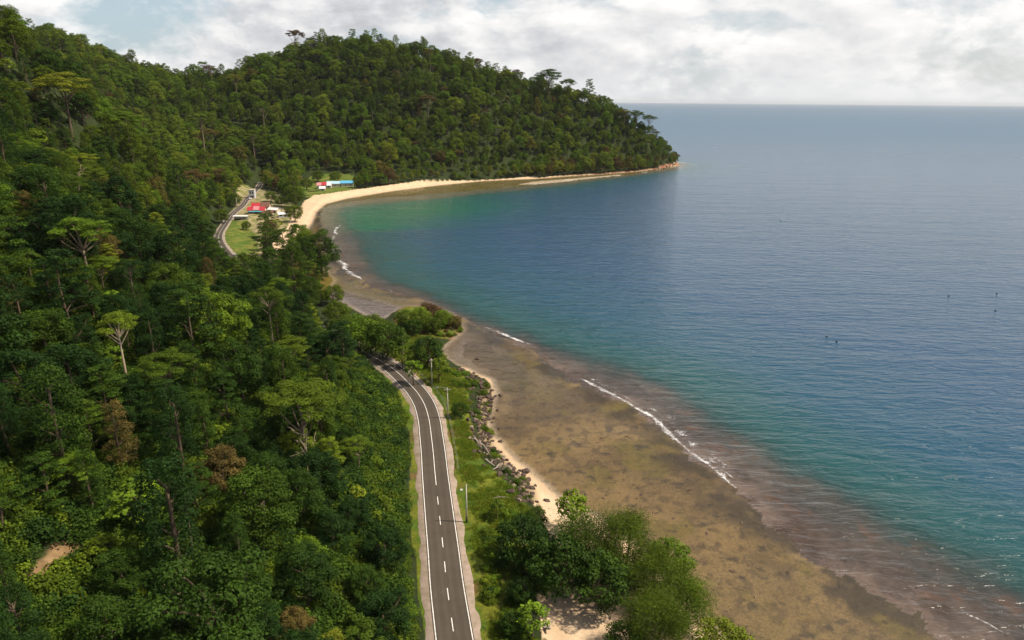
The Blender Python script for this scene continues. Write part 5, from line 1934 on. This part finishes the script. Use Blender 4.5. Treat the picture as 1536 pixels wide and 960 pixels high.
house(511, 281, 25, 8, 3.2, 1.8, [M_PALEBLUE, M_BLUE], M_WALLC, 0.2, 'long beach hall with pale and bright blue roof', z=3, cat='hall', name='beach_hall', openings=5)
house(484, 287, 5, 4, 2.2, 1.6, [M_SHEET], M_WALLC, 0.2, 'small cream tent roofed stall before the pink roofed beach house', z=3, cat='stall', name='beach_stall', openings=1)


def flat_house(u, v, L, Wd, H, label, rz):
    x, y, _ = at(u, v, 4)
    root = empty('concrete_building', (x, y, height(x, y)), rz)
    tag(root, label, 'building')
    m = MB()
    m.box(-L / 2, L / 2, -Wd / 2, Wd / 2, -0.8, H)
    m.build('wall', M_WALLG, root)
    m = MB()
    m.box(-L / 2 - .25, L / 2 + .25, -Wd / 2 - .25, Wd / 2 + .25, H + 0.003, H + 0.3)
    m.build('roof', M_CONC, root)
    for fl in range(2):
        for k in (-1, 1):
            w = MB()
            w.box(k * L * .22 - .5, k * L * .22 + .5, -Wd / 2 - .05, -Wd / 2 + .02, 1 + fl * 3.1, 2.2 + fl * 3.1)
            w.build('window', M_GLASS, root)
    w = MB()
    w.box(-.45, .45, -Wd / 2 - .05, -Wd / 2 + .02, 0, 2.1)
    w.build('door', M_WOOD, root)


flat_house(379, 295, 4.6, 5, 7.0, 'narrow grey two storey building with flat roof at the village road end', 0.1)

# long white shelter at the near side of the village road
x, y, _ = at(361, 328, 4)
root = empty('roadside_shelter', (x, y, height(x, y)), 0.05)
tag(root, 'long low white roofed shelter between the village road and grass field', 'shelter')
m = MB()
m.prism([(-1.7, 2.45), (1.5, 2.75), (1.5, 2.9), (-1.7, 2.6)], -5.2, 5.2)
m.build('roof', M_SHEET, root)
m = MB()
m.box(-5, 5, 1.1, 1.25, -0.5, 2.65)
m.build('back_wall', M_WHITE, root)
for k in range(5):
    p = MB()
    p.box(-4.9 + k * 2.42, -4.78 + k * 2.42, -1.4, -1.28, -0.5, 2.45)
    p.build('post', M_WOOD, root)
m = MB()
m.box(-4.6, 4.6, 0.55, 1.0, -0.3, 0.45)
m.build('bench', M_WOOD, root)


def car(u, v, mat, rz, label):
    x, y, _ = at(u, v, ROAD_Z)
    root = empty('parked_car', (x, y, ROAD_Z + 0.05), rz)
    tag(root, label, 'car')
    m = MB()
    m.prism([(-2.1, .35), (2.1, .35), (2.15, .75), (1.9, .95), (1.1, 1.02), (-1.9, 1.05), (-2.12, .8)], -.85, .85)
    m.build('body', mat, root)
    m = MB()
    m.prism([(-1.75, 1.05), (1.0, 1.03), (.35, 1.52), (-1.4, 1.55)], -.74, .74)
    m.build('cabin', M_GLASS, root)
    m = MB()
    m.prism([(-1.42, 1.555), (.36, 1.525), (.30, 1.60), (-1.36, 1.63)], -.74, .74)
    m.build('roof', mat, root)
    for sx in (-1, 1):
        for sy in (-1.3, 1.3):
            w = MB()
            w.tube([(sx * .68, sy, .33), (sx * .9, sy, .33)], .33, 14)
            w.build('wheel', M_DARKM, root)


car(375.5, 299, M_WHITE, 0.15, 'white car parked at the end of the village road')

# ------------------------------------------------------------------ boats, floats
M_HULLD = plain('dark_hull', (0.07, 0.05, 0.045), 0.7, 0.3, 1.5)


def boat(u, v, L, mat, rz, label, z=0.6, seats=2):
    x, y, _ = at(u, v, z)
    root = empty('wooden_boat', (x, y, max(height(x, y), 0.0)), rz)
    tag(root, label, 'boat')
    n = 13
    V, Fq = [], []
    for k in range(n):
        s = -1 + 2 * k / (n - 1)
        b = 0.5 * L * 0.16 * (1 - abs(s) ** 2.4) + 0.03
        sheer = 0.55 + 0.45 * abs(s) ** 2.5
        keel = 0.05 + 0.35 * abs(s) ** 4
        for (yy, zz) in ((-b, sheer), (-b * 0.8, keel + 0.25 * (sheer - keel)), (0, keel), (b * 0.8, keel + 0.25 * (sheer - keel)), (b, sheer), (b * 0.86, sheer), (b * 0.6, keel + 0.22), (-b * 0.6, keel + 0.22), (-b * 0.86, sheer)):
            V.append((s * L / 2, yy, zz))
    for k in range(n - 1):
        for j in range(9):
            Fq.append((k * 9 + j, k * 9 + (j + 1) % 9, (k + 1) * 9 + (j + 1) % 9, (k + 1) * 9 + j))
    Fq += [tuple(range(9))[::-1], tuple(range((n - 1) * 9, n * 9))]
    mesh_obj('hull', V, Fq, mat, root)
    for k in range(seats):
        m = MB()
        xx = -L * .2 + L * .4 * k / max(1, seats - 1)
        m.box(xx - .15, xx + .15, -L * .062, L * .062, .47, .52)
        m.build('thwart', M_WOOD, root)


boat(470, 291, 9.5, M_HULLD, 0.25, 'long dark wooden boat drawn up on the sand below the beach hall', 1.5)
boat(460, 297, 5.5, M_HULLD, 0.1, 'short dark boat drawn up at the bend of the beach', 1.5)
boat(966, 258.5, 7.5, M_WHITE, 0.3, 'small white boat lying at the foot of the headland rocks', 0.4)


def buoy(u, v, label):
    x, y, _ = at(u, v, 0)
    root = empty('mooring_buoy', (x, y, 0))
    root.scale = (0.72, 0.72, 0.72)
    tag(root, label, 'buoy', 'dark floats on the bay')
    m = MB()
    m.tube([(0, 0, -.35), (0, 0, -.2), (0, 0, .25), (0, 0, .45), (0, 0, .5)], [.25, .5, .5, .36, .15], 12)
    m.build('float', M_DARKM, root, True)
    m = MB()
    m.tube([(0, 0, .5), (0, 0, .72)], [.06, .05], 6)
    m.build('stem', M_DARKM, root)


buoy(1171, 331, 'dark buoy alone in the middle of the bay')
buoy(1240, 505, 'dark buoy of the nearer pair, closer to the reef')
buoy(1255, 512, 'dark buoy of the nearer pair, farther from the headland')
buoy(1423, 444, 'dark buoy floating alone between the nearer pair and the far pair')
buoy(1495, 440.5, 'far dark buoy of the pair out in the bay')
buoy(1493, 466, 'near dark buoy of the pair out in the bay')

# rocks at the foot of the headland
for k in range(34):
    t = k / 33
    pts_ = np.array([(690, 268), (760, 267), (850, 264), (930, 258.5), (985, 254), (1013, 250)])
    s_ = np.linspace(0, 1, 6)
    u, v = np.interp(t, s_, pts_[:, 0]), np.interp(t, s_, pts_[:, 1])
    x, y, _ = at(u, v, 0.3)
    y += ru.uniform(-3, 6)
    o = link('shore_rock', rocks_d[int(ru.integers(0, 5))])
    sz = ru.uniform(1.0, 2.4)
    o.location = (x, y, height(x, y) + 0.1)
    o.scale = (sz * 1.4, sz, sz)
    o.rotation_euler = (0, 0, ru.uniform(0, 6.28))
    tag(o, 'dark reddish rock at the water line below the wooded headland', 'rock', 'rocks along the foot of the headland')

# ------------------------------------------------------------------ daylight
SUN_EL, SUN_AZ = math.radians(53), math.radians(93)      # azimuth clockwise from the view direction (+Y)
sun_dir = Vector((math.sin(SUN_AZ) * math.cos(SUN_EL), math.cos(SUN_AZ) * math.cos(SUN_EL), math.sin(SUN_EL)))
sl = bpy.data.lights.new('sun', 'SUN')
sl.energy = 4.8
sl.angle = math.radians(2.5)
sl.color = (1.0, 0.90, 0.76)
so = bpy.data.objects.new('sun', sl)
COL.objects.link(so)
so.rotation_euler = sun_dir.to_track_quat('Z', 'Y').to_euler()
so.location = (300, 300, 600)

world = bpy.data.worlds.new('World')
scene.world = world
world.use_nodes = True
wt = world.node_tree
wt.nodes.clear()
W = NT.__new__(NT)
W.t = wt
W.m = world
wo = wt.nodes.new('ShaderNodeOutputWorld')
bg = wt.nodes.new('ShaderNodeBackground')
bg.inputs['Strength'].default_value = 0.088
wt.links.new(bg.outputs[0], wo.inputs['Surface'])
sky = wt.nodes.new('ShaderNodeTexSky')
sky.sky_type = 'NISHITA'
sky.sun_disc = False
sky.sun_elevation = SUN_EL
sky.sun_rotation = SUN_AZ
sky.altitude = 80
sky.dust_density = 2.5
dirv = wt.nodes.new('ShaderNodeTexCoord').outputs['Generated']
sep = wt.nodes.new('ShaderNodeSeparateXYZ')
wt.links.new(dirv, sep.inputs[0])
pv = W.mapping(dirv, 0, (1, 1, 2.0))


def density(vec):
    return W.math('ADD', W.math('MULTIPLY', W.noise(5.0, 9, 0.58, vec, 0.15), 0.82), W.math('MULTIPLY', W.noise(15.0, 7, 0.60, vec, 0.1), 0.18))


def moved(vec, off):
    a_ = wt.nodes.new('ShaderNodeVectorMath')
    a_.operation = 'ADD'
    a_.inputs[1].default_value = off
    wt.links.new(vec, a_.inputs[0])
    return a_.outputs[0]


d0_ = density(pv)
d1_ = density(moved(pv, (0.02, 0.0, 0.035)))
cover = W.ramp(d0_, [(0.40, 0.0), (0.485, 1.0)])
rim_ = W.math('MULTIPLY_ADD', W.math('SUBTRACT', d0_, d1_), 3.4)
wt.nodes[-1].inputs[2].default_value = 0.55
shade = W.math('SUBTRACT', rim_, W.math('MULTIPLY', W.math('SUBTRACT', d0_, 0.5), 1.5), True)
sund = wt.nodes.new('ShaderNodeVectorMath')
sund.operation = 'DOT_PRODUCT'
sund.inputs[1].default_value = (math.sin(math.radians(62)), math.cos(math.radians(62)), 0.25)
wt.links.new(dirv, sund.inputs[0])
tow = W.ramp(sund.outputs['Value'], [(0.30, 0.0), (0.92, 1.0)])
greys = W.ramp(shade, [(0.15, (4.3, 4.4, 4.7)), (0.45, (6.2, 6.25, 6.45)), (0.65, (7.9, 7.85, 7.85)), (0.85, (9.2, 9.1, 8.95))])
whites = W.ramp(shade, [(0.15, (7.0, 7.0, 7.15)), (0.45, (8.0, 7.95, 7.9)), (0.8, (9.3, 9.15, 9.0))])
clouds = W.mix(tow, greys, whites)
clear = W.mix(0.6, sky.outputs[0], W.mix(tow, (5.6, 6.9, 7.6), (7.4, 7.7, 7.8)))
c = W.mix(cover, clear, clouds)
# unseen overhead cloud cleared to blue to lower the fill light
up = W.ramp(sep.outputs[2], [(0.20, 0.0), (0.50, 1.0)])
c = W.mix(W.math('MULTIPLY', up, 0.8), c, sky.outputs[0])
# pale veil low over the horizon
veil = W.ramp(sep.outputs[2], [(0.0, 1.0), (0.05, 0.0)])
c = W.mix(W.math('MULTIPLY', veil, 0.6), c, (8.0, 8.1, 8.2))
wt.links.new(c, bg.inputs['Color'])

scene.view_settings.view_transform = 'Standard'
scene.view_settings.look = 'None'
scene.view_settings.gamma = 1
scene.view_settings.exposure = 0.34
cy = scene.cycles
cy.sample_clamp_direct = 1.1
cy.sample_clamp_indirect = 3.0
cy.max_bounces = 5
cy.diffuse_bounces = 1
cy.glossy_bounces = 2
cy.transmission_bounces = 2
cy.transparent_max_bounces = 8
cy.volume_bounces = 0
cy.caustics_reflective = False
cy.caustics_refractive = False

# thin sea haze: far hills pale a little
def haze_box():
    me = bpy.data.meshes.new('haze')
    x0, x1, y0, y1, z0, z1 = -95000, 95000, -95000, 95000, -12.0, 230.0
    me.from_pydata([(x0, y0, z0), (x1, y0, z0), (x1, y1, z0), (x0, y1, z0), (x0, y0, z1), (x1, y0, z1), (x1, y1, z1), (x0, y1, z1)], [],
                   [(3, 2, 1, 0), (4, 5, 6, 7), (0, 1, 5, 4), (1, 2, 6, 5), (2, 3, 7, 6), (3, 0, 4, 7)])
    m = bpy.data.materials.new('haze')
    m.use_nodes = True
    m.node_tree.nodes.clear()
    o_ = m.node_tree.nodes.new('ShaderNodeOutputMaterial')
    v = m.node_tree.nodes.new('ShaderNodeVolumePrincipled')
    v.inputs['Color'].default_value = (0.86, 0.90, 0.95, 1)
    v.inputs['Density'].default_value = HAZE
    m.node_tree.links.new(v.outputs[0], o_.inputs['Volume'])
    me.materials.append(m)
    tag(link('haze', me), 'thin pale sea haze over the bay and hills', kind='stuff')


HAZE = 1.8e-5
haze_box()
